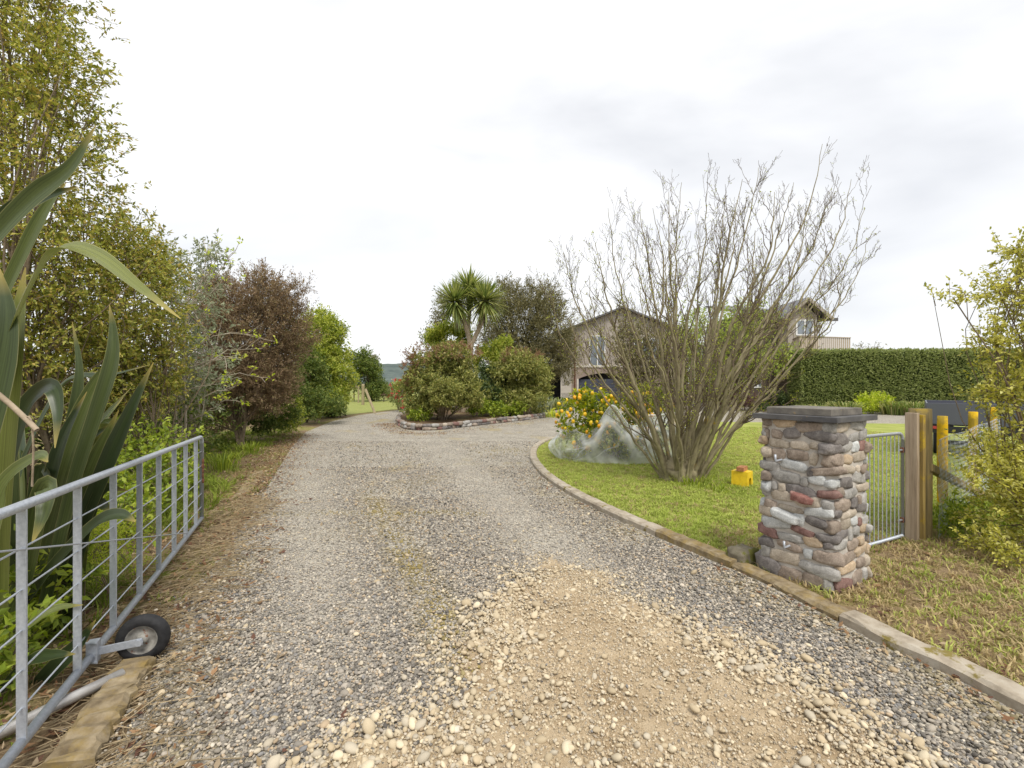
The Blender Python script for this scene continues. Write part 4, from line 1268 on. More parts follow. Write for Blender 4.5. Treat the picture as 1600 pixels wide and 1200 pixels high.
def plant(name, label, cat, base, lobes, leaf, n, per, slen, L, W, bark=None, stems=3, stem_r=0.05, nbr=40, twigs=0, twig_r=0.003,
          up=0.5, droop=0.0, jit=0.8, shell=0.55, group=None, extra=None, bump_amp=0.18, upgrow=0.35, stem_spread=0.12, twig_mat=None, sub=0):
    base = Vector(base)
    root = empty(name, base, label, cat, group)
    if sub:
        pos, ow = clump_points(lobes, n, sub)
    else:
        pos, ow = lobe_points(lobes, n, shell, bump_amp)
    k = pos[:, 2] > 0.05
    pos, ow = pos[k], ow[k]
    (V, Fc), tw = sprigs(pos, ow, per, slen, L, W, up, droop, jit, upgrow=upgrow)
    mesh_np("crown", V, Fc, M[leaf], root)["kind"] = "stuff"
    if extra:
        for (nm, lobes2, leaf2, n2, per2, sl2, L2, W2) in extra:
            p2, o2 = lobe_points(lobes2, n2, 0.8, bump_amp)
            kk = p2[:, 2] > 0.05
            (V, Fc), _ = sprigs(p2[kk], o2[kk], per2, sl2, L2, W2, up, droop, jit)
            mesh_np(nm, V, Fc, M[leaf2], root)["kind"] = "stuff"
    if stems:
        paths = []
        hubs = []
        for s in range(stems):
            c, r = lobes[s % len(lobes)]
            a = rng.uniform(0, 6.28)
            b0 = np.array(base) + np.array([math.cos(a), math.sin(a), 0]) * stem_spread * rng.random()
            top = np.array(c) + rng.normal(0, 0.14, 3) * np.array(r)
            mid = b0 * 0.5 + top * 0.5 + rng.normal(0, 0.06, 3) * (top - b0)[2] + np.array([0, 0, 0.06 * (top - b0)[2]])
            pts = bez([b0 - np.array([0, 0, 0.05]), b0 * 0.7 + mid * 0.3 + rng.normal(0, 0.02, 3), mid, top], 12)
            rad = np.linspace(stem_r, stem_r * 0.35, len(pts)) * rng.uniform(0.7, 1.1)
            paths.append((pts, rad)); hubs.append((pts, rad))
        if nbr and len(pos):
            ids = rng.integers(0, len(pos), nbr)
            for i in ids:
                tgt = pos[i]
                pts, rad = hubs[min(range(len(hubs)), key=lambda h: np.linalg.norm(hubs[h][0][-1] - tgt))]
                j = rng.integers(len(pts) // 3, len(pts))
                a = pts[j]
                md = (a + tgt) / 2 + rng.normal(0, 0.08, 3) * np.linalg.norm(tgt - a) + np.array([0, 0, 0.05])
                paths.append((bez([a, md, tgt], 6), np.linspace(rad[j] * 0.6, twig_r, 7)))
        V, Q = tubes_np(paths, 6, False)
        mesh_np("trunk", V, Q, M[bark], root, True)
    if twigs:
        ids = rng.choice(len(tw), min(twigs, len(tw)), replace=False)
        V, Q = tubes_np([(tw[i] + np.array([[0, 0, 0], rng.normal(0, 0.01, 3)]), [twig_r * 1.3, twig_r * 0.5]) for i in ids], 3, False)
        mesh_np("twigs", V, Q, M[twig_mat or bark], root)["kind"] = "stuff"
    return root

# --- the left hand screen of shrubs, from the gate to the bend
plant("broadleaf_tree", "tall olive gold small leaved tree filling the upper left corner", "tree", (-5.9, 5.6, 0),
      [PL(-60, 60, 5.6, 180, 200, 1.1), PL(20, -90, 5.6, 120, 150, 1.0), PL(60, 250, 5.5, 125, 160, 1.0), PL(-60, 420, 5.6, 190, 200, 1.0), PL(130, 430, 5.7, 110, 130, 0.9), PL(60, 560, 5.7, 130, 120, 0.9), PL(85, 120, 5.5, 60, 110, 0.6)],
      'lf_gold', 4600, 13, 0.22, 0.054, 0.024, 'bark', 7, 0.036, 170, 2600, 0.0035, shell=0.25, jit=0.7, bump_amp=0.3, stem_spread=0.5)
plant("broadleaf_shrub", "lower yellow green small leaved shrub between the tall tree and brown tree", "shrub", (-5.2, 6.9, 0),
      [PL(190, 480, 6.9, 85, 110, 0.9), PL(150, 590, 6.8, 110, 100, 0.9), PL(235, 560, 7.0, 55, 90, 0.7), PL(235, 420, 7.0, 45, 50, 0.5), PL(200, 390, 6.9, 60, 60, 0.6)],
      'lf_gold', 2100, 13, 0.22, 0.056, 0.025, 'bark', 5, 0.03, 120, 900, 0.004, shell=0.25, bump_amp=0.3, stem_spread=0.5)
plant("grey_shrub", "thin grey green shrub with pale twigs left of the brown tree", "shrub", (-6.0, 8.6, 0),
      [PL(290, 470, 8.6, 55, 75, 0.7), PL(300, 570, 8.6, 60, 80, 0.7), PL(255, 420, 8.8, 35, 45, 0.5), PL(330, 400, 8.7, 36, 26, 0.35)],
      'lf_grey', 620, 10, 0.28, 0.08, 0.028, 'pale_twig', 5, 0.025, 50, 200, 0.004, shell=0.2, bump_amp=0.35, stem_spread=0.5)
def spindly():
    """pale bare branches with a few lime shoots in front of the brown tree"""
    base = G(286, 706); base.y = 8.0; base.x = (286 - 800) * 8.0 / F; base.z = 0
    root = empty("spindly_sapling", base, "pale bare branched sapling with a few lime leaf tufts", "sapling")
    Y0 = 8.0
    trunk = bez([P(288, 745, Y0), P(290, 640, Y0), P(287, 560, Y0), P(294, 470, Y0), P(302, 430, Y0)], 14)
    t2 = bez([P(270, 745, Y0 + .2), P(276, 620, Y0 + .2), P(270, 520, Y0 + .1), P(280, 430, Y0)], 12)
    paths = [(trunk, np.linspace(0.024, 0.008, len(trunk))), (t2, np.linspace(0.018, 0.006, len(t2)))]
    tips = []
    br = [[(292, 610), (330, 600), (365, 585), (400, 588)], [(290, 560), (325, 530), (360, 520), (398, 524)], [(290, 640), (320, 618), (350, 610), (378, 598)],
          [(290, 520), (318, 490), (345, 462), (352, 440)], [(289, 590), (330, 565), (355, 548), (402, 545)], [(291, 660), (330, 640), (352, 625)], [(290, 545), (262, 520), (235, 512)],
          [(288, 600), (255, 575), (228, 580)], [(291, 500), (310, 450), (330, 420), (322, 395)], [(295, 470), (330, 440), (365, 395)], [(292, 575), (340, 560), (380, 560)], [(290, 625), (250, 610), (215, 620)]]
    for b in br:
        yo = Y0 + rng.uniform(-0.8, 0.5)
        pts = bez([P(b[0][0], b[0][1], Y0)] + [P(x, y, Y0 + (yo - Y0) * (i + 1) / len(b)) for i, (x, y) in enumerate(b[1:])], 9)
        pts[1:-1] += rng.normal(0, 0.012, (len(pts) - 2, 3))
        paths.append((pts, np.linspace(0.010, 0.004, len(pts))))
        tips.append(pts[-1])
        for k in range(6):
            j = rng.integers(2, len(pts)); a = pts[j]
            d = unit(pts[-1] - pts[0] + rng.normal(0, 0.6, 3)); e = a + d * rng.uniform(0.12, 0.4)
            paths.append((np.array([a, (a + e) / 2 + rng.normal(0, 0.02, 3), e]), np.array([0.005, 0.004, 0.003])))
            if rng.random() < 0.45: tips.append(e)
    V, Q = tubes_np(paths, 5, False); mesh_np("trunk", V, Q, M['pale_twig'], root, True)
    tips = np.array(tips)
    p = np.repeat(tips, 6, 0) + rng.normal(0, 0.03, (len(tips) * 6, 3))
    V, Fc = leaf_arrays(p, rand_unit(len(p)) + np.array([0, 0, 0.6]), rng.uniform(0.04, 0.085, len(p)), rng.uniform(0.025, 0.045, len(p)), 0.7)
    mesh_np("leaf_tufts", V, Fc, M['lf_lime'], root)["kind"] = "stuff"
spindly()

def brown_tree():
    plant("tea_tree", "brown fine leaved tree with forked pale trunk left of the drive", "tree", G(374, 700),
          [PL(385, 520, 11.8, 78, 85, 1.25), PL(420, 470, 11.8, 52, 45, 0.9), PL(345, 490, 11.9, 50, 60, 0.9), PL(452, 520, 12.2, 38, 55, 0.7), PL(350, 600, 12.0, 55, 65, 1.0), PL(400, 590, 12.0, 50, 60, 0.9), PL(405, 435, 11.8, 22, 20, 0.4), PL(330, 640, 12.4, 40, 50, 0.8), PL(380, 592, 11.5, 60, 44, 0.8), PL(430, 590, 12.0, 34, 52, 0.8), PL(340, 445, 11.9, 24, 16, 0.4), PL(462, 447, 11.9, 20, 14, 0.3)],
          'lf_brown', 5000, 26, 0.42, 0.070, 0.016, 'bark', 5, 0.06, 150, 1600, 0.005, shell=0.2, jit=0.45, upgrow=0.7, bump_amp=0.22, twig_mat='bark')
brown_tree()
plant("low_dark_shrub", "dark mixed green shrub at the foot of the brown tree", "shrub", G(425, 676),
      [PL(425, 640, 13.4, 36, 38, 0.8), PL(440, 600, 13.6, 26, 36, 0.6), PL(404, 652, 13.2, 24, 26, 0.5)],
      'lf_mid', 900, 12, 0.25, 0.075, 0.034, 'bark_dark', 3, 0.03, 20, 0, sub=12)
plant("olive_shrub", "small olive yellow shrub spilling onto the drive edge beside the dark shrub", "shrub", G(448, 672),
      [PL(447, 640, 14.2, 22, 32, 0.6), PL(455, 655, 14.4, 20, 18, 0.5)],
      'lf_bright', 420, 12, 0.25, 0.06, 0.026, 'bark_dark', 2, 0.02, 10, 0)
plant("green_thicket", "dark green rounded bush between olive shrub and tall bright tree", "shrub", G(478, 660),
      [PL(478, 600, 18.5, 36, 48, 1.4), PL(500, 630, 18.5, 34, 24, 1.2), PL(470, 560, 19, 28, 40, 1.0)],
      'lf_mid', 1300, 12, 0.38, 0.10, 0.045, 'bark_dark', 3, 0.05, 20, 0, sub=16)
plant("bright_tree", "tall bright yellow green bushy tree before the driveway bend", "tree", G(520, 650),
      [PL(500, 530, 22, 42, 50, 1.8), PL(524, 545, 22.5, 29, 42, 1.7), PL(514, 590, 22, 36, 46, 1.8), PL(536, 590, 22, 13, 34, 1.2), PL(495, 500, 22, 25, 24, 1.0), PL(512, 620, 21.5, 36, 24, 1.6)],
      'lf_bright', 2700, 13, 0.50, 0.115, 0.050, 'bark_dark', 4, 0.09, 40, 0, bump_amp=0.25, sub=16)
plant("low_green_bush", "low leafy green bush on the drive edge under the bright tree", "shrub", G(540, 650),
      [PL(524, 632, 22.5, 22, 18, 1.0), PL(508, 640, 22, 18, 12, 0.7)],
      'lf_mid', 500, 11, 0.4, 0.12, 0.05, 'bark_dark', 2, 0.03, 8, 0, sub=10)
plant("far_tree", "dark green rounded tree behind the vineyard posts", "tree", G(582, 627),
      [PL(576, 592, 43, 26, 38, 2.6), PL(592, 602, 44, 15, 28, 1.8), PL(562, 578, 42, 20, 34, 2.0)],
      'lf_mid', 1400, 11, 0.7, 0.18, 0.08, 'bark_dark', 3, 0.12, 12, 0, sub=14)
plant("far_pine", "far brownish tree tip above the dark rounded tree", "tree", Vector((-16.5, 56, 0)),
      [PL(580, 575, 56, 12, 22, 1.5)], 'lf_khaki', 260, 12, 0.8, 0.2, 0.06, 'bark_dark', 1, 0.12, 8, 0)
plant("far_hedge_tree", "far pale green tree in the gap below the hill", "tree", G(628, 622),
      [PL(628, 605, 60, 14, 14, 2.0), PL(645, 597, 58, 12, 18, 2.0)], 'lf_bright', 420, 11, 0.8, 0.2, 0.09, 'bark_dark', 2, 0.12, 8, 0, sub=10)
plant("red_flower_shrub", "open shrub with red flowers left of the island", "shrub", G(622, 640),
      [PL(625, 615, 27.5, 22, 20, 1.0), PL(638, 632, 26.5, 18, 14, 0.8)], 'lf_mid', 320, 9, 0.35, 0.09, 0.03, 'bark', 4, 0.03, 20, 120, 0.008,
      extra=[("red_flowers", [PL(622, 608, 27.2, 22, 16, 0.9), PL(640, 634, 26, 14, 10, 0.7)], 'lf_red', 70, 8, 0.18, 0.09, 0.05)])

# long weeds and grass clumps along the gate
def clump(name, label, cat, base, n, h, wd, leaf, spread, seed, group=None):
    r = np.random.default_rng(seed)
    V, Fc = [], []
    for b in range(n):
        a = r.uniform(0, 6.28); q = r.uniform(0, spread) ; st = np.array(base) + np.array([math.cos(a) * q, math.sin(a) * q, -0.01])
        dr = np.array([math.cos(a), math.sin(a), 0.0]); hh = h * r.uniform(0.55, 1.1); bd = hh * r.uniform(0.2, 0.9)
        pts = [st, st + dr * bd * 0.25 + np.array([0, 0, hh * 0.55]), st + dr * bd * 0.65 + np.array([0, 0, hh * 0.85]), st + dr * bd + np.array([0, 0, hh * r.uniform(0.55, 0.95)])]
        s = np.array([-dr[1], dr[0], 0]) ; i = len(V)
        for k, (p, ww) in enumerate(zip(pts, (0.8, 1, 0.7, 0.08))):
            V += [p + s * wd * ww / 2, p - s * wd * ww / 2]
        for k in range(3): Fc.append((i + 2 * k, i + 2 * k + 1, i + 2 * k + 3, i + 2 * k + 2))
    o = mesh_np(name, V, Fc, M[leaf], None, False)
    return tag(o, label, cat, group)
clump("grass_clump", "bright long grass clump just past the end of the farm gate", "grass clump", G(348, 735), 170, 0.40, 0.011, 'lf_weed', 0.28, 3)
clump("grass_clump", "smaller yellow green grass clump at the foot of the brown tree", "grass clump", G(392, 708), 110, 0.28, 0.011, 'lf_weed', 0.32, 4)
plant("creeping_weed", "leafy green weed behind the near end of the farm gate", "weed", (-2.75, 2.45, 0),
      [((-2.8, 2.45, 0.22), (0.35, 0.35, 0.30)), ((-2.95, 2.9, 0.35), (0.3, 0.35, 0.35)), ((-2.55, 2.15, 0.15), (0.22, 0.25, 0.2))], 'lf_weed', 170, 9, 0.18, 0.07, 0.032, 'twig', 4, 0.006, 25, 120, 0.002, shell=0.1)
plant("seeding_weed", "tall olive seeding weed behind the middle of the farm gate", "weed", (-3.05, 3.25, 0),
      [((-3.02, 3.25, 0.55), (0.20, 0.22, 0.30)), ((-3.1, 3.6, 0.40), (0.25, 0.3, 0.3))], 'lf_lime', 330, 16, 0.14, 0.018, 0.010, 'twig', 7, 0.005, 40, 150, 0.002, shell=0.1, stem_spread=0.3)
plant("understorey_shrub", "leafy green undergrowth behind the far end of the farm gate", "shrub", (-4.35, 5.6, 0),
      [((-4.4, 5.6, 0.45), (0.5, 0.5, 0.45)), ((-4.9, 6.4, 0.6), (0.6, 0.6, 0.55)), ((-3.9, 4.6, 0.3), (0.35, 0.5, 0.3))], 'lf_weed', 420, 10, 0.26, 0.07, 0.034, 'twig', 6, 0.008, 50, 260, 0.003, shell=0.15, stem_spread=0.4)
plant("hedge_fill", "shaded dark undergrowth filling the base of the left screen", "shrub", (-6.8, 7.0, 0),
      [((-7.2, 6.2, 1.0), (1.3, 1.2, 1.1)), ((-6.6, 8.4, 1.0), (1.2, 1.0, 1.1)), ((-7.4, 10.2, 1.1), (1.2, 1.6, 1.2)), ((-5.6, 4.2, 0.7), (0.9, 0.8, 0.8)), ((-8.3, 12.5, 1.3), (1.4, 1.6, 1.4))], 'lf_mid', 1500, 11, 0.34, 0.075, 0.034, 'bark_dark', 8, 0.03, 120, 0, 0.004, shell=0.2, stem_spread=1.2)

# --- flax
M['flax'] = None
def mat_flax():
    m, n, l, bs = new_mat('flax_leaf')
    oi = n.new("ShaderNodeObjectInfo")
    r = ramp(n, [(0.0, (0.035, 0.055, 0.022)), (0.4, (0.065, 0.09, 0.034)), (0.75, (0.12, 0.15, 0.045)), (1.0, (0.19, 0.21, 0.05))])
    l.new(oi.outputs['Random'], r.inputs[0])
    uv = n.new("ShaderNodeAttribute"); uv.attribute_name = "along"
    sx = n.new("ShaderNodeSeparateXYZ"); l.new(uv.outputs['Vector'], sx.inputs[0])
    cmb = n.new("ShaderNodeCombineXYZ")
    mu = n.new("ShaderNodeMath"); mu.operation = 'MULTIPLY'; mu.inputs[1].default_value = 26
    l.new(sx.outputs[0], mu.inputs[0]); l.new(mu.outputs[0], cmb.inputs[0])
    m2 = n.new("ShaderNodeMath"); m2.operation = 'MULTIPLY'; m2.inputs[1].default_value = 2.2
    l.new(sx.outputs[1], m2.inputs[0]); l.new(m2.outputs[0], cmb.inputs[1]); l.new(oi.outputs['Random'], cmb.inputs[2])
    t = noise_node(n, l, 1.0, 4, 0.6, vec=cmb.outputs[0])
    rt = ramp(n, [(0.3, (0.6, 0.62, 0.6)), (0.7, (1.35, 1.33, 1.25))]); l.new(t.outputs['Fac'], rt.inputs[0])
    col = mixc(n, l, 1.0, r.outputs[0], rt.outputs[0], 'MULTIPLY')
    # tips turn yellow
    tipr = ramp(n, [(0.86, (0, 0, 0)), (1.0, (1, 1, 1))]); l.new(sx.outputs[1], tipr.inputs[0])
    col = mixc(n, l, tipr.outputs[0], col, (0.38, 0.30, 0.08))
    # pale margin
    ab = n.new("ShaderNodeMath"); ab.operation = 'ABSOLUTE'; sb = n.new("ShaderNodeMath"); sb.operation = 'SUBTRACT'; sb.inputs[1].default_value = 0.5
    l.new(sx.outputs[0], sb.inputs[0]); l.new(sb.outputs[0], ab.inputs[0])
    er = ramp(n, [(0.455, (0, 0, 0)), (0.49, (0.6, 0.6, 0.6))]); l.new(ab.outputs[0], er.inputs[0])
    col = mixc(n, l, er.outputs[0], col, (0.33, 0.31, 0.14))
    l.new(col, bs.inputs['Base Color']); bs.inputs['Roughness'].default_value = 0.36; bs.inputs['Specular IOR Level'].default_value = 0.5
    tr = n.new("ShaderNodeBsdfTranslucent"); l.new(col, tr.inputs[0])
    mix = n.new("ShaderNodeMixShader"); mix.inputs[0].default_value = 0.22
    l.new(bs.outputs[0], mix.inputs[1]); l.new(tr.outputs[0], mix.inputs[2]); l.new(mix.outputs[0], n["Material Output"].inputs[0])
    return m
M['flax'] = mat_flax()
def strap(name, pts, width, mat, parent, facing=None, fold=0.22, n=22, twist=0.0):
    p = bez(pts, n); m = len(p)
    t = np.gradient(p, axis=0); t = unit(t)
    u = np.linspace(0, 1, m)
    wd = width * np.clip(np.minimum(0.75 + 0.5 * u, 1.0), 0, 1) * np.clip((1 - u) / 0.42, 0.02, 1) ** 0.8
    f = np.array(facing if facing is not None else (0.3, -1.0, 0.25), float)
    s = unit(np.cross(t, np.broadcast_to(f, t.shape)))
    for i in range(1, m):                       # keep the blade from flipping over
        if np.dot(s[i], s[i - 1]) < 0: s[i] = -s[i]
    nn = np.cross(s, t)
    if twist:
        a = twist * u
        s, nn = s * np.cos(a)[:, None] + nn * np.sin(a)[:, None], nn * np.cos(a)[:, None] - s * np.sin(a)[:, None]
    cols = np.array([-0.5, -0.25, 0.0, 0.25, 0.5]); hgt = np.abs(cols) * 2 * fold
    V = p[:, None, :] + s[:, None, :] * (cols[None, :, None] * wd[:, None, None]) + nn[:, None, :] * (hgt[None, :, None] * wd[:, None, None])
    k = 5
    a = (np.arange(m - 1)[:, None] * k + np.arange(k - 1)[None, :]).ravel()
    Q = np.stack([a, a + 1, a + k + 1, a + k], -1)
    o = mesh_np(name, V.reshape(-1, 3), Q, mat, parent, True)
    at = o.data.attributes.new("along", 'FLOAT_VECTOR', 'POINT')
    uu = np.stack([np.broadcast_to(cols + 0.5, (m, k)), np.broadcast_to(u[:, None], (m, k)), np.zeros((m, k))], -1)
    at.data.foreach_set("vector", uu.astype(np.float32).ravel())
    return o
def flax():
    base = Vector((-3.15, 3.0, 0))
    root = empty("flax_plant", base, "large flax with long strap leaves rising behind the farm gate", "flax")
    hero = [
        ([(-70, 760, 2.5), (-10, 600, 2.4), (45, 460, 2.3), (92, 392, 2.25), (150, 400, 2.15), (215, 448, 2.05), (282, 498, 1.95)], 0.10, (0.1, -0.6, 0.85)),
        ([(0, 1000, 2.6), (4, 800, 2.5), (14, 640, 2.45), (28, 520, 2.4), (40, 418, 2.4)], 0.13, (0.2, -1, 0.1)),
        ([(-120, 520, 2.3), (-20, 385, 2.3), (50, 310, 2.3), (110, 262, 2.3), (150, 196, 2.3)], 0.085, (0.2, -1, -0.2)),
        ([(-90, 470, 2.5), (0, 345, 2.5), (60, 310, 2.5), (122, 292, 2.5)], 0.075, (0.2, -1, -0.3)),
        ([(-40, 560, 2.7), (20, 430, 2.7), (70, 330, 2.7), (104, 285, 2.7)], 0.07, (0.4, -1, 0.2)),
        ([(40, 930, 2.9), (85, 760, 2.9), (118, 630, 2.9), (124, 570, 2.9), (113, 503, 2.9)], 0.055, (0.6, -1, 0.1)),
        ([(70, 950, 2.8), (115, 760, 2.8), (150, 650, 2.8), (175, 570, 2.8), (178, 520, 2.8), (171, 476, 2.8)], 0.085, (0.3, -1, 0.1)),
        ([(20, 760, 3.0), (70, 650, 3.0), (110, 594, 3.0), (170, 588, 3.0), (235, 570, 3.0)], 0.075, (0.1, -0.5, 0.9)),
        ([(70, 980, 3.0), (125, 830, 3.0), (170, 720, 3.0), (205, 640, 3.0), (240, 566, 3.0)], 0.10, (0.3, -1, 0.1)),
        ([(40, 960, 2.9), (80, 800, 2.9), (112, 690, 2.9), (150, 600, 2.9), (182, 560, 2.9)], 0.11, (0.3, -1, 0.0)),
        ([(30, 960, 2.8), (70, 800, 2.8), (100, 690, 2.8), (136, 612, 2.8)], 0.11, (-0.2, -1, 0.1)),
        ([(60, 1000, 3.0), (110, 830, 3.0), (150, 720, 3.0), (186, 640, 3.0)], 0.11, (0.3, -1, 0.2)),
        ([(-30, 900, 2.6), (10, 740, 2.6), (40, 640, 2.6), (80, 605, 2.5), (92, 640, 2.45), (86, 700, 2.4)], 0.10, (0.2, -1, 0.3)),
        ([(0, 1030, 2.7), (40, 900, 2.7), (62, 800, 2.6), (76, 760, 2.5), (70, 800, 2.4), (50, 850, 2.35)], 0.12, (0.3, -1, 0.3)),
        ([(30, 960, 2.8), (90, 880, 2.7), (150, 822, 2.6), (186, 806, 2.5), (212, 815, 2.4)], 0.11, (0.2, -0.7, 0.7)),
        ([(50, 940, 3.1), (110, 840, 3.1), (150, 790, 3.1), (176, 800, 3.0)], 0.12, (0.2, -0.8, 0.6)),
        ([(-60, 1060, 2.4), (20, 1000, 2.4), (80, 955, 2.4), (130, 945, 2.4)], 0.06, (0.1, -0.6, 0.8)),
        ([(20, 1120, 2.5), (70, 1060, 2.5), (120, 1010, 2.5), (150, 968, 2.5)], 0.09, (0.2, -1, 0.3)),
        ([(-40, 1130, 2.4), (40, 1040, 2.4), (80, 1025, 2.35), (118, 1022, 2.3)], 0.07, (0.1, -0.7, 0.7)),
        ([(-80, 900, 2.3), (-30, 720, 2.3), (0, 600, 2.3), (15, 500, 2.3), (0, 420, 2.3)], 0.11, (0.5, -1, 0.1)),
        ([(-60, 1000, 2.3), (-20, 860, 2.3), (8, 760, 2.3), (60, 715, 2.2), (75, 722, 2.15)], 0.10, (0.2, -0.7, 0.5)),
    ]
    for pts, wd, fc in hero:
        strap("leaf", [P(*q) for q in pts], wd, M['flax'], root, fc, fold=0.19)
    r = np.random.default_rng(5)
    for k in range(34):
        a = r.uniform(0, 6.28); b0 = np.array(base) + np.array([math.cos(a), math.sin(a), 0]) * r.uniform(0.03, 0.28)
        ln = r.uniform(1.0, 1.75); out_ = r.uniform(0.15, 0.75)
        dr = np.array([math.cos(a), math.sin(a), 0])
        if dr[0] > 0.2: out_ *= 0.45
        p1 = b0 + dr * out_ * 0.25 * ln + np.array([0, 0, ln * 0.45]); p2 = b0 + dr * out_ * 0.65 * ln + np.array([0, 0, ln * 0.85])
        p3 = b0 + dr * out_ * (1.2) * ln + np.array([0, 0, ln * r.uniform(0.7, 1.1)])
        strap("leaf", [b0, p1, p2, p3], r.uniform(0.06, 0.11), M['flax'], root, (r.normal(0, 0.4), -1, r.normal(0, 0.3)), fold=0.15, n=12)
    # dead flower stalk
    V, Q = tubes_np([(bez([P(-60, 575, 2.0), P(0, 618, 2.0), P(38, 652, 2.0), P(58, 672, 2.0)], 10), 0.011), (bez([P(38, 652, 2.0), P(48, 655, 2.0), P(52, 700, 2.02), P(50, 760, 2.05)], 8), 0.004)], 7, False)
    mesh_np("dead_stalk", V, Q, M['bark_pale'], root, True)
flax()

# --- the bare multi stemmed tree on the lawn
def bare_tree():
    base = G(1062, 752)
    root = empty("bare_tree", base, "large many stemmed leafless tree with fine twigs on the lawn", "tree")
    bx = np.array(base)
    r = np.random.default_rng(12)
    Yb = base.y
    # tips seen in the photograph, then more between them
    tips = [(880, 395, -.2), (905, 450, .6), (950, 325, .3), (1000, 330, -.6), (1020, 325, .9), (1065, 285, 0.2), (1105, 300, -.8), (1135, 300, .7), (1185, 262, .2), (1210, 300, -1.0), (1240, 285, .8), (1285, 225, .1), (1300, 300, -.6),
            (1330, 280, .4), (1352, 325, -.3), (1360, 370, .3), (1310, 430, -.9), (930, 380, -1.0), (970, 420, 1.3), (1040, 400, -1.3), (1120, 380, 1.4), (1180, 360, -1.4), (1250, 380, 1.2), (860, 460, .1), (1300, 470, -.2), (890, 500, -.7),
            (1000, 450, -1.5), (1150, 330, .2), (1090, 350, 1.0), (1230, 440, -1.4), (1015, 380, .1), (1290, 390, .9), (1045, 300, -.4), (1160, 280, -.5), (1260, 320, .3), (985, 360, .5), (920, 430, .2), (1195, 420, .6), (1070, 430, -.9)]
    bark_paths_all = []
    buds = []
    for (px, py, dy) in tips:
        tip = np.array(P(px, py, Yb + dy))
        dx = tip[0] - bx[0]
        a0 = np.array([dx * 0.075 + r.normal(0, 0.05), dy * 0.12 + r.normal(0, 0.05), 0.0])
        start = bx + a0 - np.array([0, 0, 0.06])
        hgt = tip[2]
        m1 = start + np.array([dx * 0.20, dy * 0.22, hgt * 0.25]) + r.normal(0, 0.05, 3)
        m2 = start + np.array([dx * 0.52, dy * 0.55, hgt * 0.55]) + r.normal(0, 0.07, 3)
        m3 = start + np.array([dx * 0.80, dy * 0.85, hgt * 0.80]) + r.normal(0, 0.06, 3)
        pts = bez([start, m1, m2, m3, tip], 28)
        pts[3:-1] += r.normal(0, 0.011, (len(pts) - 4, 3))
        r0 = r.uniform(0.022, 0.041)
        n = len(pts)
        u = np.linspace(0, 1, n)
        rad = r0 * (1 - u) ** 1.15 + 0.0034
        paths = [(pts, rad)]
        def side(pts, rad, lo, count, lmin, lmax, level):
            n = len(pts)
            for c in range(count):
                j = int(r.uniform(lo, 0.97) * (n - 1))
                tdir = unit(pts[min(j + 1, n - 1)] - pts[max(j - 1, 0)])
                sd = unit(r.normal(0, 1, 3)); sd = unit(sd - tdir * np.dot(sd, tdir))
                d = unit(tdir + sd * r.uniform(0.45, 0.85) + np.array([0, 0, 0.30]))
                ln = r.uniform(lmin, lmax) * (1.15 - 0.55 * j / n)
                e = pts[j] + d * ln + np.array([0, 0, 0.10 * ln])
                md = pts[j] + d * ln * 0.5 + r.normal(0, 0.04 * ln, 3)
                q = bez([pts[j], md, e], 7)
                q[1:-1] += r.normal(0, 0.008, (len(q) - 2, 3))
                rr = np.linspace(min(rad[j] * 0.62, 0.013), 0.0026, len(q))
                paths.append((q, rr))
                if level < 2:
                    side(q, rr, 0.25, 3 if level == 0 else 2, lmin * 0.45, lmax * 0.45, level + 1)
                for w_ in range(2):
                    bb = q[r.integers(1, len(q))]
                    buds.append(bb)
        side(pts, rad, 0.25, 13, 0.3, 1.0, 0)
        V1, Q1 = tubes_np(paths[:1], 8, False); V2, Q2 = tubes_np(paths[1:], 4, False)
        st = mesh_np("stem", V1, Q1, M['bark_lichen'], root, True)
        tg = mesh_np("twigs", V2, Q2, M['twig'], st, True); tg["kind"] = "stuff"
    # short inner suckers crowding the foot
    paths = []
    for k in range(26):
        a = r.uniform(0, 6.28); q = r.uniform(0.05, 0.30)
        s = bx + np.array([math.cos(a) * q, math.sin(a) * q, -0.03])
        dr = np.array([math.cos(a) * 0.30, math.sin(a) * 0.30, 1.0]) + r.normal(0, 0.10, 3)
        ln = r.uniform(0.9, 2.9)
        pts = bez([s, s + dr * ln * 0.5 + r.normal(0, 0.04, 3), s + dr * ln + r.normal(0, 0.10, 3)], 10)
        paths.append((pts, np.linspace(r.uniform(0.010, 0.028), 0.004, len(pts))))
        for c in range(3):
            j = r.integers(4, len(pts)); e = pts[j] + unit(dr + r.normal(0, 0.5, 3)) * r.uniform(0.2, 0.6)
            paths.append((np.array([pts[j], (pts[j] + e) / 2 + r.normal(0, 0.02, 3), e]), np.array([0.006, 0.005, 0.0032])))
            buds.append(e)
    V, Q = tubes_np(paths, 6, False)
    mesh_np("sucker_shoots", V, Q, M['bark_lichen'], root, True)
    # swollen stool at ground level
    bm = bmesh.new()
    bmesh.ops.create_icosphere(bm, subdivisions=4, radius=1.0)
    for v in bm.verts:
        k = 1 + 0.22 * mnoise.noise(v.co * 2.2) + 0.14 * mnoise.noise(Vector((v.co.x * 7, v.co.y * 7, v.co.z * 1.5)))
        fl = 1.0 + 0.35 * max(0, v.co.z)
        v.co = Vector((v.co.x * 0.30 * k * fl, v.co.y * 0.27 * k * fl, v.co.z * 0.30 * k)) + Vector((bx[0], bx[1], 0.08))
    bm_obj("trunk_base", bm, M['bark_lichen'], root, True)
    buds = np.array(buds)
    buds = buds[r.random(len(buds)) < np.clip(1.15 - buds[:, 2] / 4.6, 0.16, 1)]
    p = np.repeat(buds, 2, 0) + r.normal(0, 0.012, (len(buds) * 2, 3))
